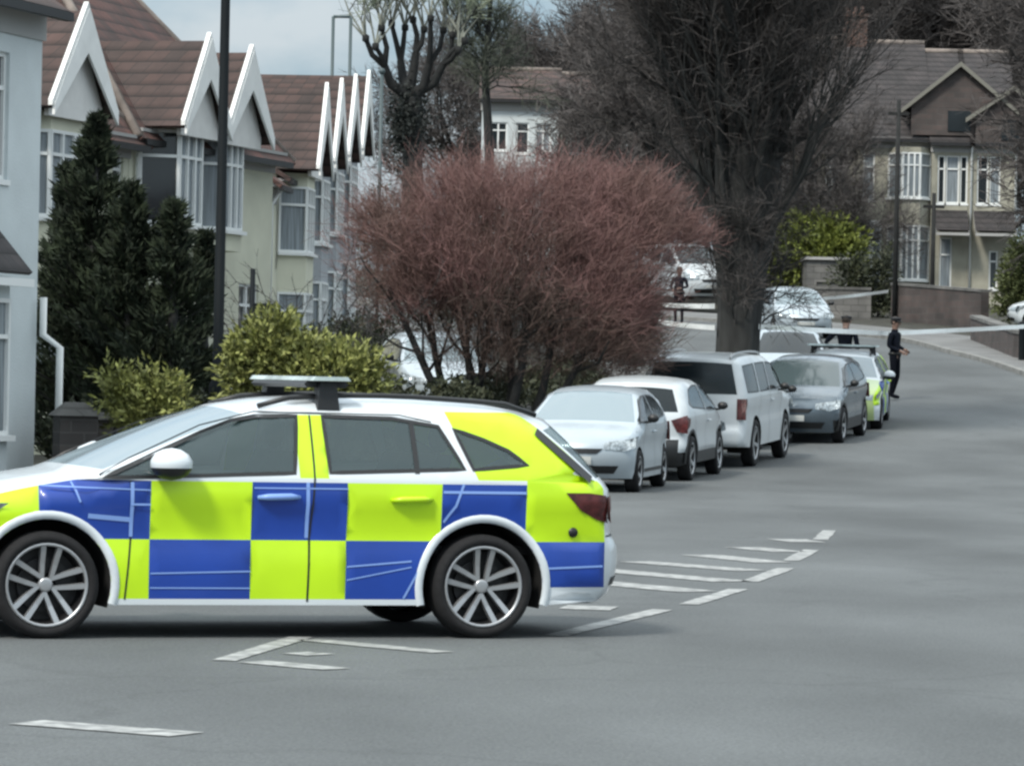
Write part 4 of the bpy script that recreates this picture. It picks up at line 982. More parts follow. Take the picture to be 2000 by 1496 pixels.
# receding row: plain house then four narrow gabled houses
A2 = Vector((-6.1, 81.6)); B2 = Vector((-4.25, 109.1)); L2_ = (B2-A2).length; rz2 = rzof(A2, B2); d2 = (B2-A2)/L2_
def at2(t): return (A2.x+d2.x*t, A2.y+d2.y*t)
def t2o(u, off=.95):
    nx, ny = d2.y, -d2.x
    return float(min(np.linspace(-6, L2_+6, 900), key=lambda t: abs(1000+FPX*(A2.x+d2.x*t+nx*off)/(A2.y+d2.y*t+ny*off)-(u-10))))
def t2(u): return float(min(np.linspace(-3, L2_+3, 900), key=lambda t: abs(1000+FPX*(A2.x+d2.x*t)/(A2.y+d2.y*t)-(u+9))))
print('row', L2_, [round(t2(u), 1) for u in (515, 620, 635, 668, 698, 722)])
print('g', [round(t2o(u), 1) for u in (640, 668, 697, 721)])
tq = [max(t2(505), 1.0), t2o(640)-1.7]
house('cream house with a long brown roof between the gabled groups', 'house', at2(tq[0]), rz2, tq[1]-tq[0]-.05, 8, 5.0, 2.2, render_cr, tiles_rd,
      [(2.6, 1.6, 3.0, 4.5, 2, curtain), (5.4, 1.6, 3.0, 4.5, 2, curtain), (9.0, 1.6, .9, 2.3, 3, pane_m), (2.6, 1.8, .6, 2.0, 2, pane_m)], hg, grd=.95, ridge_back=3.4, pipes=((.3, pvc), (4.8, pvc)))
gl_ = ['nearest', 'second', 'third', 'farthest']
for i, u in enumerate((640, 668, 697, 721)):
    t = t2o(640)+i*(t2o(721)-t2o(640))/3; w_ = 3.2
    h_ = house(f'{gl_[i]} of the four narrow white gables seen edge on beyond the cream houses', 'house', at2(t-w_/2), rz2, w_, 8, 5.0, 2.0, render_gy if 0 < i < 3 else render_cr, tiles_bn,
               [(.3, .8, .8, 2.2, 2, pane_m), (1.9, .9, .8, 2.2, 2, pane_m)], hg, grd=1.15+.33*i, ridge_back=3.4)
    bay(h_, w_/2, 1.15, .6, -.5, 5.0, [(.8, 2.3), (3.2, 4.7)], render_gy if i else render_cr); gable_front(h_, w_/2, 1.2, 5.15, 1.75, -.72, 3.0, tiles_bn, .2)
# ---------------------------------------------------------------- right hand terrace up the hill
def Wx(u, Y): return (u-1000)*Y/FPX
rg = 'terrace houses up the hill on the right'
Yt = 150; gz = g(Yt)
def up(v, u=1850): return W(u, v, Yt).z-gz
x0, x1, x2, x3, x4 = (W(u, 420, Yt).x for u in (1500, 1672, 1818, 1894, 1984))
print('terrace', x0, x1, x2, x3, x4, up(268), up(590))
e_ = up(268)
dark_door = mat('dark green door', (.02, .03, .025), .5)
ra = house('honey stone terrace house at the right end with a black sash window', 'house', (x3+.02, Yt), 0, x4-x3, 9, e_, 3.4, bath, slate,
      [(.22, .42, 3.75, 5.5, 1, pane_m), (.68, .40, 3.75, 5.5, 1, curtain), (.72, .32, .65, 2.05, 1, pane_m)], rg, pipes=((.0, pvc), (x4-x3-.06, pvc)), ridge_back=4.5)
rb = house('honey stone terrace house with pale blinds left of the long white downpipe', 'house', (x2, Yt), 0, x3-x2, 9, e_, 3.4, bath, slate,
      [(.22, .28, 3.75, 5.5, 1, pane_m), (.52, .50, 3.75, 5.5, 1, curtain), (1.04, .28, 3.75, 5.5, 1, pane_m), (.35, .45, .25, 2.5, 1, curtain)], rg, ridge_back=4.5, pipes=())
rc = house('terrace house with white framed bays on both floors', 'house', (x1, Yt+.25), 0, x2-x1-.02, 9, e_+.1, 3.6, bath, slate, [(.25, .42, 3.8, 5.5, 1, curtain)], rg, ridge_back=4.5, ch=((.2, 4.5, .9, 1.0),))
bay(rc, 1.95, .78, .7, 0, 5.75, [(.9, 2.9), (3.9, 5.55)], bath); bay(rc, .55, .40, .4, 0, 3.05, [(.5, 2.9)], pvc)
rd = house('leftmost terrace house, mostly hidden by bare twigs beside the big tree', 'house', (x0, Yt+.4), 0, x1-x0-.02, 9, e_+.2, 3.6, bath, slate,
      [(.3, .5, 3.8, 5.4, 2, curtain), (1.2, .5, 3.8, 5.4, 2, curtain), (2.1, .5, 3.8, 5.4, 2, curtain), (.4, .6, .8, 2.6, 2, curtain), (1.9, .7, .8, 2.6, 2, curtain)], rg, ridge_back=4.5, ch=((.5, 4.5, .9, 1.2),))
def porch(root, xa, xb, z):
    r = MB(); slope(r, (xa, -1.0, z-.75), (xb, -1.0, z-.75), (xb, -.02, z), (xa, -.02, z), .06); r.build('porch_roof', slate, root)
    b = MB(); b.beam((xa+.02, -1.0, z-.8), (xa+.02, -.02, z), .05, .12); b.beam((xb-.02, -1.0, z-.8), (xb-.02, -.02, z), .05, .12); b.box(xa, xb, -1.02, -.95, z-.90, z-.8); b.build('porch_frame', soffit, root)
    b = MB(); b.box(xa, xb, -.05, -.002, z+.05, z+.2); b.build('string_course', bath, root)
porch(ra, .1, x4-x3-.1, 3.45); porch(rb, .1, x3-x2-.1, 3.45)
def dormer(root, xc, hw, zf, h, y0):
    p = MB(); p.prism([(xc-hw, zf), (xc+hw, zf), (xc, zf+h)], y0, y0+.08); p.box(xc-hw+.15, xc+hw-.15, y0, y0+.08, zf-1.0, zf-.002); p.build('dormer_front', stone_rd, root)
    w1 = MB(); w1.box(xc-.42, xc+.42, y0-.04, y0-.01, zf-.85, zf-.1); w1.build('dormer_window', pane_m, root)
    r = MB()
    for sg in (-1, 1):
        slope(r, (xc+sg*(hw+.2), y0-.2, zf-.15), (xc+sg*(hw+.2), y0+4, zf-.15), (xc, y0+4, zf+h+.05), (xc, y0-.2, zf+h+.05), .07)
    r.build('dormer_roof', slate, root)
    for sg in (-1, 1):
        b = MB(); b.prism([(xc+sg*(hw+.25), zf-.24), (xc+sg*(hw+.25), zf-.08), (xc, zf+h+.14), (xc, zf+h-.04)], y0-.26, y0-.2); b.build('verge_board', mat('stone verge', (.17, .165, .14), .8), root)
dormer(rb, .95, 1.9, e_+1.05, 1.55, -.15); dormer(ra, 1.45, 1.5, e_+.75, 1.0, -.32)
# far white houses on the hillside seen through the trees
for u, v, wd, hh, Y, lb in ((1015, 285, 150, 2.6, 160, 'white house far beyond the red bush'), (1168, 290, 140, 3.2, 164, 'cream house right of the white one far beyond the red bush')):
    p = W(u-wd/2, v, Y); h_ = house(lb, 'house', (p.x, Y), 0, wd*Y/FPX, 6, 7.5, 1.2, render_wh if wd > 145 else bath, tiles_bn, [(.3, .7, 5.4, 6.5, 2), (1.35, .5, 5.3, 6.5, 1), (2.1, .6, 5.4, 6.5, 2, curtain)], 'far houses on the hillside', grd=g(Y))
# ---------------------------------------------------------------- garage, walls
p = W(1575, 560, 143); q = W(1655, 560, 143)
gr_ = thing('garage', (p.x, 143, g(143)), 0, 'low pale flat roofed garage in front of the green hedge', 'garage')
m_ = MB(); wd = q.x-p.x; hgt = W(1610, 508, 143).z-g(143)
wall_holes(m_, 0, wd, -.5, hgt, [(.35, wd-.35, -.5, 1.0)], 0, .12); m_.box(0, .12, .12, 3, -.5, hgt); m_.box(wd-.12, wd, .12, 3, -.5, hgt); m_.build('wall', stone_gy, gr_)
m_ = MB(); m_.box(-.08, wd+.08, -.12, 3.1, hgt+.002, hgt+.10); m_.build('roof', soffit, gr_)
m_ = MB(); m_.box(.35, wd-.35, .06, .10, -.5, 1.0); m_.build('garage_door', mat('grey garage door', (.09, .09, .085), .6), gr_)
def gwall(label, pts, h, m, th=.28, cap=True, name='garden_wall', group='garden walls', drop=.5):
    root = thing(name, (pts[0][0], pts[0][1], g(pts[0][1])), 0, label, 'wall', group); m_ = MB(); c_ = MB(); z0 = g(pts[0][1])
    for (xa, ya), (xb, yb) in zip(pts, pts[1:]):
        n = max(1, int(math.dist((xa, ya), (xb, yb))/2)); dx, dy = xb-xa, yb-ya; l = math.hypot(dx, dy); nx, ny = -dy/l*th/2, dx/l*th/2
        for i in range(n):
            a = (xa+dx*i/n-pts[0][0], ya+dy*i/n-pts[0][1]); b = (xa+dx*(i+1)/n-pts[0][0], ya+dy*(i+1)/n-pts[0][1])
            za, zb = g(ya+dy*i/n)-z0, g(ya+dy*(i+1)/n)-z0
            m_.hexa([(a[0]-nx, a[1]-ny, za-drop), (b[0]-nx, b[1]-ny, zb-drop), (b[0]+nx, b[1]+ny, zb-drop), (a[0]+nx, a[1]+ny, za-drop), (a[0]-nx, a[1]-ny, za+h), (b[0]-nx, b[1]-ny, zb+h), (b[0]+nx, b[1]+ny, zb+h), (a[0]+nx, a[1]+ny, za+h)])
            k = 1.25; c_.hexa([(a[0]-nx*k, a[1]-ny*k, za+h+.002), (b[0]-nx*k, b[1]-ny*k, zb+h+.002), (b[0]+nx*k, b[1]+ny*k, zb+h+.002), (a[0]+nx*k, a[1]+ny*k, za+h+.002), (a[0]-nx*k, a[1]-ny*k, za+h+.09), (b[0]-nx*k, b[1]-ny*k, zb+h+.09), (b[0]+nx*k, b[1]+ny*k, zb+h+.09), (a[0]+nx*k, a[1]+ny*k, za+h+.09)])
    m_.build('masonry', m, root)
    if cap: c_.build('coping', stone_gy, root)
    return root
gwall('dark rubble garden wall behind the bonnet of the near police car', [(-5.75, 52.2), (-4.6, 53.0), (-3.0, 54.8)], .95, stone_dk)
gwall('dark garden wall at the foot of the red bush', [(-1.6, 59.0), (-.7, 66.5), (1.2, 74), (2.2, 81), (2.3, 90)], .75, stone_dk)
pr = thing('gate_pier', (*W(148, 800, 51.5).xy, 0), .3, 'rough stone gate pier with pale capstone below the white downpipe', 'gate pier')
m_ = MB(); zt = W(148, 812, 51.5).z; m_.box(-.24, .24, -.24, .24, -.2, zt); m_.build('shaft', stone_dk, pr)
m_ = MB(); m_.hexa([(-.3, -.3, zt+.002), (.3, -.3, zt+.002), (.3, .3, zt+.002), (-.3, .3, zt+.002), (-.12, -.12, zt+.17), (.12, -.12, zt+.17), (.12, .12, zt+.17), (-.12, .12, zt+.17)]); m_.build('capstone', stone_gy, pr)
yw = 137
a = [W(1600, 620, yw).x, W(1700, 620, yw).x, W(1905, 620, 131).x, W(2090, 620, 118).x]
gwall('pale stone retaining wall left of the dark gateway up the hill', [(a[0]-.6, yw), (a[1], yw)], .95, stone_gy, drop=1)
gwall('reddish rubble wall in front of the bay windowed terrace house', [(a[1]+.75, yw-.5), (W(1835, 600, 134).x, 134), (a[2]+.3, 131)], 1.15, stone_rd, drop=1)
gwall('grey wall along the right pavement under the tape end', [(W(1905, 650, 119).x, 119), (W(1990, 690, 108).x, 108), (15.2, 96)], .75, stone_rd, drop=1)
# ================================================================ TREES AND PLANTS
bark_dk = mat('dark grey bark', (.026, .027, .026), .9, var=.4, vs=5, bump=.8, bs=14, stretch=(1, 1, .25))
bark_bk = mat('wet black bark', (.014, .015, .015), .9, var=.3, vs=6, bump=.5, bs=14)
twig_gr = mat('grey brown twigs', (.055, .049, .046), .9, var=.4, vs=1.5)
twig_bn = mat('brown twigs', (.078, .070, .067), .9, var=.35, vs=.8)
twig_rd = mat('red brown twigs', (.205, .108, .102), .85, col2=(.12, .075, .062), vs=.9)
twig_gn = mat('pale green twigs', (.22, .25, .18), .9, var=.3, vs=1)
leaf_con = mat('dark conifer spray', (.008, .015, .007), .9, col2=(.022, .034, .013), vs=2.2)
leaf_yel = mat('variegated lit and dark leaf', (.042, .052, .013), .7, col2=(.33, .35, .10), vs=7)  # pale variegation; the two tones also paint lit and shaded foliage
leaf_hdg = mat('hedge leaf', (.17, .20, .03), .7, col2=(.08, .10, .02), vs=1.6)
leaf_dkh = mat('dark ivy leaf', (.020, .028, .014), .7, col2=(.045, .050, .022), vs=2.5)
def rv(rng, s=1): return Vector((rng.gauss(0, s), rng.gauss(0, s), rng.gauss(0, s)))
def sliver(mb, p, q, wd, rng):
    d = q-p; s_ = d.cross(rv(rng)).normalized()*wd/2; b = len(mb.v)
    mb.v += [tuple(p-s_), tuple(p+s_), tuple(q+s_*.5), tuple(q-s_*.5)]; mb.f.append((b, b+1, b+2, b+3)); mb.m.append(0); mb.sm.append(False)
def leaf(mb, p, d, ln, wd, rng):
    s_ = d.cross(rv(rng)).normalized()*wd/2; b = len(mb.v)
    mb.v += [tuple(p), tuple(p+d*ln*.45+s_), tuple(p+d*ln), tuple(p+d*ln*.45-s_)]; mb.f.append((b, b+1, b+2, b+3)); mb.m.append(0); mb.sm.append(False)
def limb(mb, p, d, ln, r, rng, bend=.15, up=0, seg=5, taper=.35, n=6):
    """tapered wandering limb; returns the points with directions"""
    pts = [Vector(p)]; rs = [r]; d = Vector(d).normalized(); o = []
    for i in range(seg):
        d = (d+rv(rng, bend)+Vector((0, 0, up))).normalized(); pts.append(pts[-1]+d*ln/seg); rs.append(r*(1-(1-taper)*(i+1)/seg)); o.append((pts[-1].copy(), d.copy(), rs[-1]))
    mb.tube(pts, rs, n, 0, False); return o
def grow(br, tw, p, d, ln, r, lvl, rng, o):
    """recursive branching, fine twigs as slivers at the end"""
    sg = limb(br, p, d, ln, r, rng, o['bend'], o['up'], 4, .5, 6 if r > .05 else (4 if r > .02 else 3))
    for k, (q, dd, rr) in enumerate(sg):
        if lvl > 0:
            for _ in range(o['kids'] if k else 1):
                nd = (dd+rv(rng, o['spread'])).normalized(); grow(br, tw, q, nd, ln*rng.uniform(.5, .75), rr*.62, lvl-1, rng, o)
        else:
            for _ in range(o['tw']):
                nd = (dd+rv(rng, o['tsp'])+Vector((0, 0, o.get('tup', 0)))).normalized(); l_ = o['tl']*rng.uniform(.5, 1.2); e = q+nd*l_
                sliver(tw, q, e, o['tw_w'], rng)
                for _ in range(o.get('sub', 2)):
                    t = rng.uniform(.3, .9); sliver(tw, q+nd*l_*t, q+nd*l_*t+(nd+rv(rng, .5)).normalized()*l_*.55, o['tw_w']*.8, rng)
def tree_root(name, loc, label, cat, group=None, rz=0): return thing(name, loc, rz, label, cat, group)
# ---- big tree behind the white off-roader
rng = random.Random(3)
Yb = 79.0; bx = W(1437, 690, Yb).x
bt = tree_root('big_street_tree', (bx, Yb, g(Yb)), 'huge bare tree with a thick dark trunk crowded with upright shoots', 'tree', 'bare trees')
br = MB(); tw = MB()
hs_ = [(-.4, .60), (0, .50), (.4, .44), (1.2, .41), (2.4, .42), (3.1, .47), (3.8, .58), (4.6, .66), (5.6, .62), (6.6, .55), (8, .46), (10, .36)]
for q in range(1): 
    vs = []; n = 28
    for (z, r_) in hs_:
        for k in range(n):
            t = 2*pi*k/n; rr = r_*(1+.07*sin(5*t+z*.6)+.05*sin(9*t-z)+.03*sin(17*t+z*2)); vs.append((rr*cos(t)+.02*z, rr*sin(t), z))
    br.add(vs, [(i*n+k, i*n+(k+1) % n, (i+1)*n+(k+1) % n, (i+1)*n+k) for i in range(len(hs_)-1) for k in range(n)], 0, True)
O = dict(bend=.10, up=.06, kids=2, spread=.30, tw=2, tsp=.38, tl=.7, tw_w=.013, sub=2)
for i in range(30):                       # upright limbs hugging the trunk, then arching out
    t = rng.uniform(0, 2*pi); z = rng.uniform(3.4, 6.5); r_ = .42+.1*rng.random(); od = rng.uniform(.10, .48)
    if i > 25: od = rng.uniform(.6, 1.0); z = rng.uniform(4.2, 7)
    p = Vector((r_*cos(t), r_*sin(t), z)); grow(br, tw, p, (cos(t)*od, sin(t)*od*.7, 1), rng.uniform(2.2, 4.2), rng.uniform(.05, .13), 2, rng, O)
for i in range(7):
    t = 2*pi*i/7+rng.random()*.5; p = Vector((.3*cos(t), .3*sin(t), rng.uniform(5.5, 9))); grow(br, tw, p, (cos(t), sin(t), 1.1), 4.2, .16, 2, rng, O)
O2 = dict(bend=.25, up=.1, kids=1, spread=.6, tw=4, tsp=.6, tl=.55, tw_w=.013, sub=3)
for i in range(60):                       # short epicormic shoots on the trunk
    t = rng.uniform(0, 2*pi); z = rng.uniform(2.0, 7.5); r_ = .46; grow(br, tw, Vector((r_*cos(t), r_*sin(t), z)), (cos(t)*.6, sin(t)*.6, .9), rng.uniform(.6, 1.3), .025, 1, rng, O2)
br.build('trunk', bark_dk, bt, fixn=False); tw.build('crown', twig_gr, bt, fixn=False)
print('big tree', len(br.f), len(tw.f))
# ---- bare tree prototypes for the wood behind
def bare(seed, h, r, m_tw, O, limbs=9, start=.3, spread=.7, bark=bark_dk):
    rng = random.Random(seed); br = MB(); tw = MB(); sg = limb(br, (0, 0, -.5), (0, 0, 1), h*.6, r, rng, .05, .05, 6, .45, 8)
    for i in range(limbs):
        z = h*(start+(.62-start)*i/limbs); q = min(sg, key=lambda s_: abs(s_[0].z-z))[0]; t = i*2.4+rng.random()
        grow(br, tw, Vector((q.x, q.y, z)), (cos(t)*spread, sin(t)*spread, .75), h*rng.uniform(.22, .34), r*.42, 2, rng, O)
    return br, tw
OW = dict(bend=.15, up=.05, kids=2, spread=.42, tw=3, tsp=.55, tl=1.0, tw_w=.035, sub=3)
protos = []
for sd_ in (11, 12, 13):
    br, tw = bare(sd_, 14, .26, twig_bn, OW, 12, .12, .8)
    print('bare', len(br.f), len(tw.f)); protos.append((br, tw))
shared = []
def put_bare(i, X, Y, z, label, sc=1, rz=0, m=None, group='bare trees on the hillside'):
    r_ = tree_root('bare_tree', (X, Y, z), label, 'tree', group, rz); r_.scale = (sc, sc, sc)
    if not shared:
        for b_, t_ in protos:
            a = b_.build('trunk', bark_dk, None, fixn=False); c = t_.build('crown', twig_bn, None, fixn=False); shared.append((a.data, c.data)); bpy.data.objects.remove(a); bpy.data.objects.remove(c)
    for nm, me in zip(('trunk', 'crown'), shared[i % 3]):
        o = bpy.data.objects.new(nm, me); C.objects.link(o); o.parent = r_
        if m and nm == 'crown': o.material_slots[0].link = 'OBJECT'; o.material_slots[0].material = m
    return r_
wood = [(905, 190, .85), (1085, 200, .8), (1150, 185, .85), (1245, 148, .72), (1290, 175, 1.0), (1345, 155, .95), (1540, 172, 1.1), (1600, 166, 1.2), (1660, 175, 1.15), (1730, 170, 1.2), (1800, 178, 1.2), (1880, 168, 1.2), (1950, 174, 1.2), (2010, 163, 1.1), (1400, 175, 1.2), (1470, 178, 1.2), (1190, 185, .9), (1060, 195, .85)]
wl = ['standing just left of the slim tree', 'above the left half of the red bush', 'above the centre of the red bush', 'above the right shoulder of the red bush', 'left of the big trunk', 'just left of the big trunk', 'just right of the big trunk',
      'above the leftmost terrace house', 'left of the bay windowed terrace house', 'above the bay windowed terrace house', 'behind the roof of the terrace with the white downpipe', 'behind the end terrace gable', 'behind the end terrace roof', 'at the right edge of the frame', 'directly behind the big trunk', 'behind the right side of the big trunk', 'far back above the red bush', 'far back between the pale houses']
for i, (u, Y, sc) in enumerate(wood): put_bare(i, (u-1000)*Y/FPX, Y, g(Y)-.2, 'bare brown tree '+wl[i], sc, i*1.3)
put_bare(2, W(1622, 500, 148).x, 148, g(148), 'small bare tree screening the leftmost terrace house above the garage', .52, 1)
# overhanging branch at the right edge in front of the terrace: its tree stands outside the frame
put_bare(1, 19.0, 128, g(128), 'bare tree at the right edge whose branches cross the terrace', .85, 2.0)
# ---- red-brown bush
rng = random.Random(21)
Yr = 66; cb = W(950, 745, Yr)
rb_ = tree_root('red_bush', (cb.x, Yr, g(Yr)), 'wide dome shaped bush of fine red brown twigs on black stems beside the parked cars', 'bush')
br = MB(); tw = MB(); cx0 = W(975, 500, Yr).x-cb.x
zc = W(975, 560, Yr).z-g(Yr)
def dome(u, v): p = W(u, v, Yr); return Vector((p.x-cb.x, 0, p.z-g(Yr)))
lobes = [(dome(1010, 470), 2.4, 1.9, 1.35), (dome(850, 470), 1.5, 1.5, 1.15), (dome(1175, 455), 1.45, 1.5, 1.0), (dome(800, 545), 1.0, 1.2, .85), (dome(1060, 590), 2.0, 1.8, 1.05), (dome(1210, 590), .85, 1.2, .95), (dome(915, 575), 1.3, 1.5, .8), (dome(1290, 465), .75, .8, .42), (dome(745, 440), .55, .7, .4), (dome(1010, 385), 1.8, 1.3, .6), (dome(1165, 655), 1.15, 1.2, .7), (dome(1215, 690), .6, .8, .5), (dome(1000, 690), 1.5, 1.2, .5), (dome(1230, 640), .6, .9, .8), (dome(1345, 470), .5, .5, .16), (dome(1240, 395), .7, .8, .5)]
lo_ = MB()
for sx_, tgt in ((-.15, dome(905, 640)), (.15, dome(880, 560)), (.25, dome(990, 560)), (.05, dome(960, 600)), (-.3, dome(830, 600)), (.5, dome(1100, 560)), (.4, dome(1180, 620)), (-.2, dome(760, 560)), (.2, dome(1040, 480))):
    a = Vector((sx_, rng.uniform(-.3, .3), -.1)); m_ = a.lerp(tgt, .5)+Vector((rng.uniform(-.2, .2), rng.uniform(-.5, .5), -.12)); tgt = tgt+Vector((0, rng.uniform(-.6, .3), 0))
    br.tube([a, m_, tgt], [.10, .07, .035], 7, 0, False)
    for k in range(4):
        q = m_.lerp(tgt, rng.random()); nd = ((tgt-m_).normalized()+rv(rng, .5)).normalized(); limb(br, q, nd, 1.3, .035, rng, .2, .05, 4, .3, 4)
tot = sum(l_[1]*l_[3] for l_ in lobes)
for (c_, rx, ry, rz_) in lobes:
    for _ in range(int(44000*rx*rz_/tot)):
        u_ = rv(rng).normalized()*(rng.random()**.45*rng.choice((.85, .95, 1, 1.08, 1.22))); p = c_+Vector((u_.x*rx, u_.y*ry, u_.z*rz_))
        if p.z < .35: continue
        if sin(p.x*2.9+p.z*1.3)*sin(p.z*3.1-p.x*.8+p.y)+.5*sin(p.x*6.3+2)*sin(p.z*5.7+p.y*2) > (.62 if u_.length > .75 else .95) and rng.random() < .8: continue
        d = (Vector((p.x-cx0*.6, p.y, p.z-.4)).normalized()*1.0+rv(rng, .55)).normalized(); l_ = rng.uniform(.18, .5)
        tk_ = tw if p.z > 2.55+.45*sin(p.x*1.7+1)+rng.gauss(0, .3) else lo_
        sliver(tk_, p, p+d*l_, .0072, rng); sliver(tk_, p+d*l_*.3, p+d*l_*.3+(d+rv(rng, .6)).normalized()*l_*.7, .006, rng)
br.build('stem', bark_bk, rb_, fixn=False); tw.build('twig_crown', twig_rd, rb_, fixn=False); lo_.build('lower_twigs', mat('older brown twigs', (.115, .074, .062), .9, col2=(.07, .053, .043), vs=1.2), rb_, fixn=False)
# thin bare shrub before the striped gables
rng = random.Random(5)
p = W(610, 600, 62); sb_ = tree_root('bare_shrub', (p.x, 62, g(62)), 'thin bare shrub in front of the cream wall left of the red bush', 'bush'); br = MB(); tw = MB()
for i in range(7): grow(br, tw, Vector((0, 0, 0)), (rng.uniform(-.55, .55), rng.uniform(-.4, .4), 1), 2.1, .03, 1, rng, dict(bend=.18, up=.02, kids=2, spread=.45, tw=3, tsp=.6, tl=.35, tw_w=.010, sub=2))
br.build('stem', bark_dk, sb_, fixn=False); tw.build('twig_crown', twig_gr, sb_, fixn=False)
# ---- pollarded tree with green tops
rng = random.Random(31); Yp = 124; p0 = W(803, 300, Yp)
pt = tree_root('pollarded_tree', (p0.x, Yp, g(Yp)), 'pollarded tree with black fanned limbs and pale green shoots left of the slim tree', 'tree'); br = MB(); tw = MB()
def L_(u, v, dy=0): q = W(u, v, Yp); return Vector((q.x-p0.x, dy, q.z-g(Yp)))
tk = [L_(806, 420), L_(806, 300), L_(803, 230), L_(806, 190)]; br.tube(tk, [.36, .30, .33, .30], 10, 0, False)
O3 = dict(bend=.14, up=.12, kids=1, spread=.4, tw=2, tsp=.5, tl=.8, tw_w=.022, sub=2, tup=.35); up_ = MB()
for (nu, nv), tips in (((752, 132), ((716, 80), (735, 96), (747, 60))), ((782, 118), ((764, 45), (790, 52))), ((812, 104), ((806, 38), (828, 58))), ((838, 128), ((842, 42), (866, 62))), ((866, 128), ((884, 72), (908, 84), (896, 102)))):
    dy = rng.uniform(-1, 1); a = L_(803+rng.uniform(-8, 8), 190+rng.uniform(-18, 14)); nd_ = L_(nu, nv, dy*.5); mid = a.lerp(nd_, .5)+Vector(((nu-805)*.003, 0, -.12)); br.tube([a, mid, nd_], [.20, .15, .12], 7, 0, False)
    for (u, v) in tips:
        e = L_(u, v, dy+rng.uniform(-.4, .4)); mid = nd_.lerp(e, .5)+Vector((rng.uniform(-.12, .12), 0, rng.uniform(-.1, .05))); br.tube([nd_, mid, e], [.10, .085, .07], 6, 0, False); br.ball(tuple(e), (.13, .13, .15), 7)
        for k in range(5):
            ex = e+Vector((rng.uniform(-.9, .9), rng.uniform(-.5, .5), rng.uniform(.9, 2.2))); mm = e.lerp(ex, .5)+Vector((rng.uniform(-.2, .2), 0, 0)); up_.tube([e, mm, ex], [.045, .032, .014], 4, 0, False)
            if k < 3: grow(br, tw, mm, (rng.uniform(-.8, .8), rng.uniform(-.4, .4), .8), rng.uniform(.5, 1.1), .02, 1, rng, O3)
iv = MB()
for _ in range(2200):
    c_ = L_(796, 240)+Vector((rng.gauss(0, .26), rng.gauss(0, .3), rng.gauss(0, .5))); leaf(iv, c_, (rv(rng)).normalized(), rng.uniform(.1, .2), rng.uniform(.06, .12), rng)
iv.build('ivy', mat('dark ivy clump', (.010, .014, .012), .8), pt, fixn=False)
br.build('trunk', bark_bk, pt, fixn=False); tw.build('crown', twig_gn, pt, fixn=False); up_.build('upper_limb', mat('pale bark', (.20, .21, .18), .9, var=.3, vs=3), pt, fixn=False)
# slim tree right of it
rng = random.Random(33); Ys = 132; p0 = W(950, 300, Ys)
st = tree_root('slim_tree', (p0.x, Ys, g(Ys)), 'slim tree with a straight dark stem and greenish twigs between the pollard and the wood', 'tree'); br = MB(); tw = MB()
z0 = p0.z-g(Ys); br.tube([(0, 0, -.5), (.1, 0, z0), (-.1, 0, z0+2.6), (.1, 0, z0+6)], [.2, .16, .12, .05], 8, 0, False)
for i in range(26):
    z = z0+1.8+rng.random()*3.6; t = rng.uniform(0, 2*pi); grow(br, tw, Vector((0, 0, z)), (cos(t)*.8, sin(t)*.8, .7), rng.uniform(.8, 1.4), .035, 1, rng, dict(bend=.15, up=.05, kids=2, spread=.4, tw=3, tsp=.6, tl=.6, tw_w=.02, sub=2))
br.build('trunk', bark_bk, st, fixn=False); tw.build('crown', mat('olive twigs', (.065, .075, .055), .9, var=.3, vs=1), st, fixn=False)
# ---- conifers
def conifer(seed, u, vtop, Y, rad, label, n=9000, zb=.3, sh=.85):
    rng = random.Random(seed); p = W(u, vtop, Y); gz_ = g(Y); H = p.z-gz_
    r_ = tree_root('conifer', (p.x, Y, gz_), label, 'tree', 'dark conifers in the front garden'); b_ = MB(); f = MB()
    b_.tube([(0, 0, -.3), (0, 0, H*.5), (0, 0, H*.95)], [.13, .08, .02], 8, 0, False)
    for i in range(int(n/95)):
        z = zb+(H-zb)*rng.random()**1.05; k = (H-z)/(H-zb); R_ = rad*(k**sh)*rng.choice((.35, .6, .8, 1, 1.15, 1.5)); t = rng.uniform(0, 2*pi)
        d = Vector((cos(t), sin(t), .55+.5*(1-k))).normalized(); a = Vector((0, 0, z-.25*R_)); e = a+Vector((d.x, d.y, 0))*R_+Vector((0, 0, R_*.45)); b_.tube([a, a.lerp(e, .6)+Vector((0, 0, -.05)), e], [.02, .014, .006], 3, 0, False)
        for j in range(95):
            s_ = rng.uniform(.25, 1.05); q = a.lerp(e, s_)+rv(rng, .03+.055*R_*(1.15-s_)); dd = (Vector((d.x, d.y, .8))+rv(rng, .45)).normalized(); leaf(f, q, dd, rng.uniform(.08, .22), rng.uniform(.025, .055), rng)
    b_.build('trunk', bark_dk, r_, fixn=False); f.build('foliage', leaf_con, r_, fixn=False); return r_
conifer(41, 190, 238, 59.5, 1.6, 'tallest dark conifer, beside the pale white house', 26000, .3)
conifer(42, 258, 372, 58.5, 1.5, 'middle dark conifer leaning out from the tallest one', 16000, .3)
conifer(43, 343, 405, 58, 1.2, 'dark conifer with a pointed tip left of the lamp post', 15000, .3)
conifer(44, 402, 462, 59.5, .62, 'smallest dark conifer behind the lamp post', 9000, .3)
conifer(45, 130, 330, 61, .8, 'narrow dark conifer between the white house and the tallest conifer', 12000, .3)
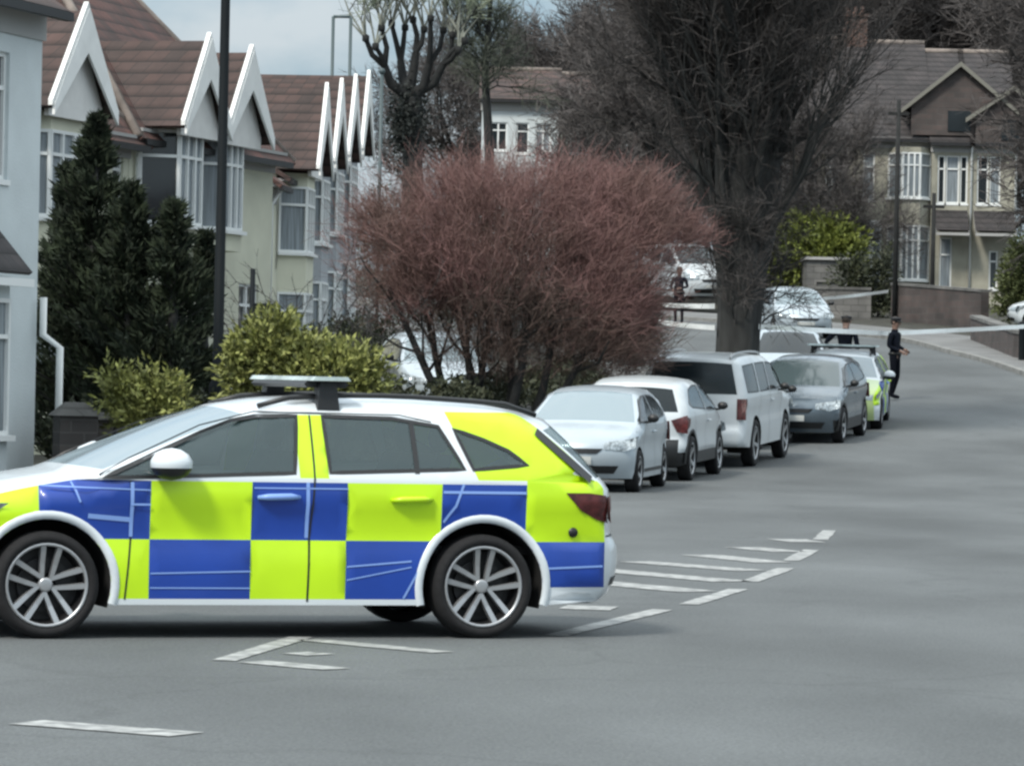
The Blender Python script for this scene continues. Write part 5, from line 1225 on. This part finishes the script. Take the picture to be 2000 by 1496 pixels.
# ---- leafy shrubs
def shrub(seed, lobes, Y, m, label, n, ll, name='shrub', cat='shrub', group=None, up_=.7, ry=.7):
    rng = random.Random(seed); u0 = sum(l_[0] for l_ in lobes)/len(lobes); p = W(u0, 700, Y); gz_ = g(Y)
    r_ = tree_root(name, (p.x, Y, gz_), label, cat, group); b_ = MB(); f = MB(); tot = sum(l_[2]*l_[3] for l_ in lobes)
    for (u, v, ru, rv_) in lobes:
        c_ = W(u, v, Y)-Vector((p.x, Y, gz_)); rx, rz_ = ru*Y/FPX, rv_*Y/FPX
        b_.tube([(c_.x*.5, 0, -.1), (c_.x*.9, 0, c_.z*.5), tuple(c_)], [.03, .02, .012], 5, 0, False)
        ns = max(6, int(n*ru*rv_/tot/9))
        for _ in range(ns):
            k = rv(rng).normalized()*rng.random()**.4; q = c_+Vector((k.x*rx, k.y*rx*ry, k.z*rz_))
            if q.z < .05: continue
            dd = (Vector((k.x, k.y, k.z+up_))+rv(rng, .35)).normalized()
            for j in range(9): leaf(f, q+dd*j*ll*.35+rv(rng, ll*.12), (dd+rv(rng, .5)).normalized(), ll*rng.uniform(.6, 1.1), ll*rng.uniform(.28, .42), rng)
    b_.build('stem', bark_dk, r_, fixn=False); f.build('foliage', m, r_, fixn=False); return r_
shrub(51, [(285, 815, 46, 34), (238, 785, 16, 26), (320, 788, 22, 22), (222, 752, 7, 20), (300, 768, 12, 20), (262, 785, 12, 16)], 51.5, leaf_yel, 'yellow green spiky shrub below the dark conifers', 4200, .12, group='yellow green shrubs')
shrub(52, [(520, 700, 48, 36), (600, 725, 64, 36), (682, 738, 44, 30), (538, 665, 22, 24), (640, 755, 74, 24), (482, 738, 26, 44), (712, 762, 22, 16), (560, 760, 56, 26)], 52.5, leaf_yel, 'large yellow green shrub right of the lamp post', 16000, .12, group='yellow green shrubs')
# dark hedges along the garden walls
def hedge(seed, pts, h, th, m, label, n, name='hedge', z0=0):
    rng = random.Random(seed); root = tree_root(name, (pts[0][0], pts[0][1], g(pts[0][1])), label, 'hedge'); f = MB(); b_ = MB(); gz_ = g(pts[0][1])
    Lt = sum(math.dist(a, b) for a, b in zip(pts, pts[1:]))
    for a, b in zip(pts, pts[1:]):
        for _ in range(int(n*math.dist(a, b)/Lt/6)):
            t = rng.random(); x = a[0]+(b[0]-a[0])*t-pts[0][0]; y = a[1]+(b[1]-a[1])*t; hh = h*(1+.16*sin(x*3.1+y)+.1*sin(x*7+y*2)); z = z0+rng.random()**.7*(hh-z0)
            k = sqrt(max(.05, 1-max(0, (z-z0)/(hh-z0)-.6)**2*4)); c_ = Vector((x+rng.uniform(-th, th)*k, y-pts[0][1]+rng.uniform(-th, th)*k, z+g(y)-gz_))
            for j in range(6): leaf(f, c_+rv(rng, .06), (Vector((rng.gauss(0, .5), -.4, .6))+rv(rng, .4)).normalized(), rng.uniform(.07, .13), rng.uniform(.04, .07), rng)
        b_.tube([(a[0]-pts[0][0], a[1]-pts[0][1], g(a[1])-gz_), (a[0]-pts[0][0], a[1]-pts[0][1], g(a[1])-gz_+h*.8)], .03, 5)
    b_.build('stem', bark_dk, root); f.build('foliage', m, root, fixn=False); return root
hedge(61, [(-5.7, 53.6), (-4.6, 54.6), (-2.5, 57), (-1.2, 60.5)], 1.15, .5, leaf_dkh, 'dark hedge behind the low garden wall left of the lamp post', 22000)
hedge(62, [(-1.0, 62.5), (-.6, 67.5), (.6, 73.5), (1.4, 81)], 1.2, .5, leaf_dkh, 'dark hedge beneath the red bush', 24000)
hedge(63, [(-4.6, 79.5), (-4.1, 90), (-3.3, 99)], 1.2, .6, leaf_dkh, 'dark clipped hedge before the far gabled houses', 9000)
hedge(64, [(-4.4, 113), (-3, 117), (-1.5, 121), (-.8, 128)], 3.6, 1.1, leaf_dkh, 'tall dark shrubs at the foot of the pollarded tree', 14000)
hedge(65, [(.5, 112), (2.2, 106), (3.1, 100)], 1.6, .7, leaf_dkh, 'dark shrubs on the bend behind the red bush', 9000)
shrub(71, [(1575, 498, 78, 55), (1530, 510, 45, 48), (1620, 490, 50, 45), (1560, 470, 50, 28)], 146, leaf_hdg, 'rounded yellow green hedge behind the garage right of the big trunk', 15000, .26, group='bushes up the hill', up_=.2)
shrub(72, [(2000, 560, 30, 40), (2015, 520, 30, 45), (1985, 598, 22, 22)], 133, mat('dull olive leaf', (.05, .065, .02), .75, col2=(.10, .12, .04), vs=2), 'green bush at the right edge beside the end terrace house', 9000, .2, group='bushes up the hill', up_=.2)
shrub(73, [(1720, 600, 30, 28), (1665, 545, 26, 30), (1722, 540, 12, 45)], 139, leaf_dkh, 'dark bush in the gateway before the terrace bays', 5000, .18, group='bushes up the hill', up_=.2)
# ================================================================ STREET FURNITURE
post_m = mat('dark painted steel', (.006, .009, .011), .7, spec=.2)
post_g = mat('grey green steel', (.05, .075, .08), .5)
def lamp(X, Y, h, r0, r1, label, arm=1.2, name='street_lamp', m=None, group='street lamps'):
    r_ = thing(name, (X, Y, g(Y)), 0, label, 'street lamp', group); b = MB()
    b.lathe([(r0*1.6, -.2), (r0*1.6, 1.35), (r0*1.5, 1.42), (r0, 1.48), (r1, h-.3)], 16, 'Z'); b.tube([(0, 0, h-.3), (0, 0, h), (arm*.3, -.1, h+.12), (arm, -.3, h+.16)], r1, 10); b.build('post', m or post_m, r_)
    b = MB(); b.ball((arm+.2, -.35, h+.15), (.34, .16, .08), 14); b.build('lantern', rim_silver, r_); return r_
pl = W(425, 740, 56); lamp(pl.x, 56, 8.8, .074, .060, 'tall dark lamp post standing in front of the cream houses')
for u, v0, v1, lb in ((1738, 200, 640, 'dark pole before the bay windowed terrace house'), (1810, 380, 640, 'shorter dark pole left of the honey stone terrace houses')):
    q = W(u+3, v1, 137); t = W(u, v0, 137); r_ = thing('telegraph_pole', (q.x, 136, g(136)), 0, lb, 'pole', 'poles up the hill'); b = MB(); b.tube([(0, 0, -.3), (0, 0, t.z-g(136))], [.09, .07], 10); b.build('shaft', bark_bk, r_)
    b = MB(); b.box(-.35, .35, -.05, .05, t.z-g(136)-.5, t.z-g(136)-.4); b.build('crossarm', bark_bk, r_)
a, b_, c_ = W(648, 180, 112), W(648, 33, 112), W(680, 33, 112); r_ = thing('goal_shaped_mast', (a.x, 112, g(112)), 0, 'thin grey goal shaped mast standing above the far gables', 'mast'); zt = b_.z-g(112); wd = .46; b = MB()
b.tube([(0, 0, -.3), (0, 0, zt)], .045, 8); b.tube([(wd+.02, 0, -.3), (wd+.02, 0, zt)], .045, 8); b.tube([(0, 0, zt), (wd+.02, 0, zt)], .04, 8); b.build('frame', post_g, r_)
q = W(746, 140, 118); r_ = thing('thin_pole', (q.x, 118, g(118)), 0, 'short thin pole between the far gables and the pollarded tree', 'pole'); b = MB(); b.tube([(0, 0, -.3), (0, 0, q.z-g(118))], .05, 8); b.ball((0, 0, q.z-g(118)), .1, 8); b.build('shaft', post_g, r_)
q = W(494, 525, 55); r_ = thing('sign_post', (q.x, 55, g(55)), 0, 'thin dark post standing in the yellow green shrub', 'post'); b = MB(); b.tube([(0, 0, -.2), (0, 0, q.z-g(55))], .035, 8); b.build('shaft', post_m, r_)
b = MB(); zz = W(515, 600, 55).z-g(55); b.box(.03, .30, -.03, .03, zz-.12, zz+.05); b.build('bracket_box', post_m, r_)
q = W(1992, 690, 107); r_ = thing('bollard', (q.x, 106.5, g(106.5)+.1), 0, 'black post at the end of the right hand grey wall', 'post'); b = MB(); b.lathe([(.10, -.2), (.10, .9), (.12, .93), (.10, 1.0), (.001, 1.05)], 14, 'Z'); b.build('shaft', post_m, r_)
# tapes
tape('lower police tape from the big trunk across the road to the right edge', [W(1482, 638, 78.8), W(1735, 651, 90.5), W(2015, 637, 103)], .01)
tape('lower police tape running left from the big trunk past the distant person', [W(1396, 640, 78.8), W(1284, 628, 92)], .02)
tape('upper police tape left of the big trunk at the distant person waist', [W(1396, 598, 78.9), W(1284, 594, 105)], .02)
tape('upper slanting police tape right of the pale silver saloon', [W(1600, 584, 128), W(1735, 569, 135)], .02)
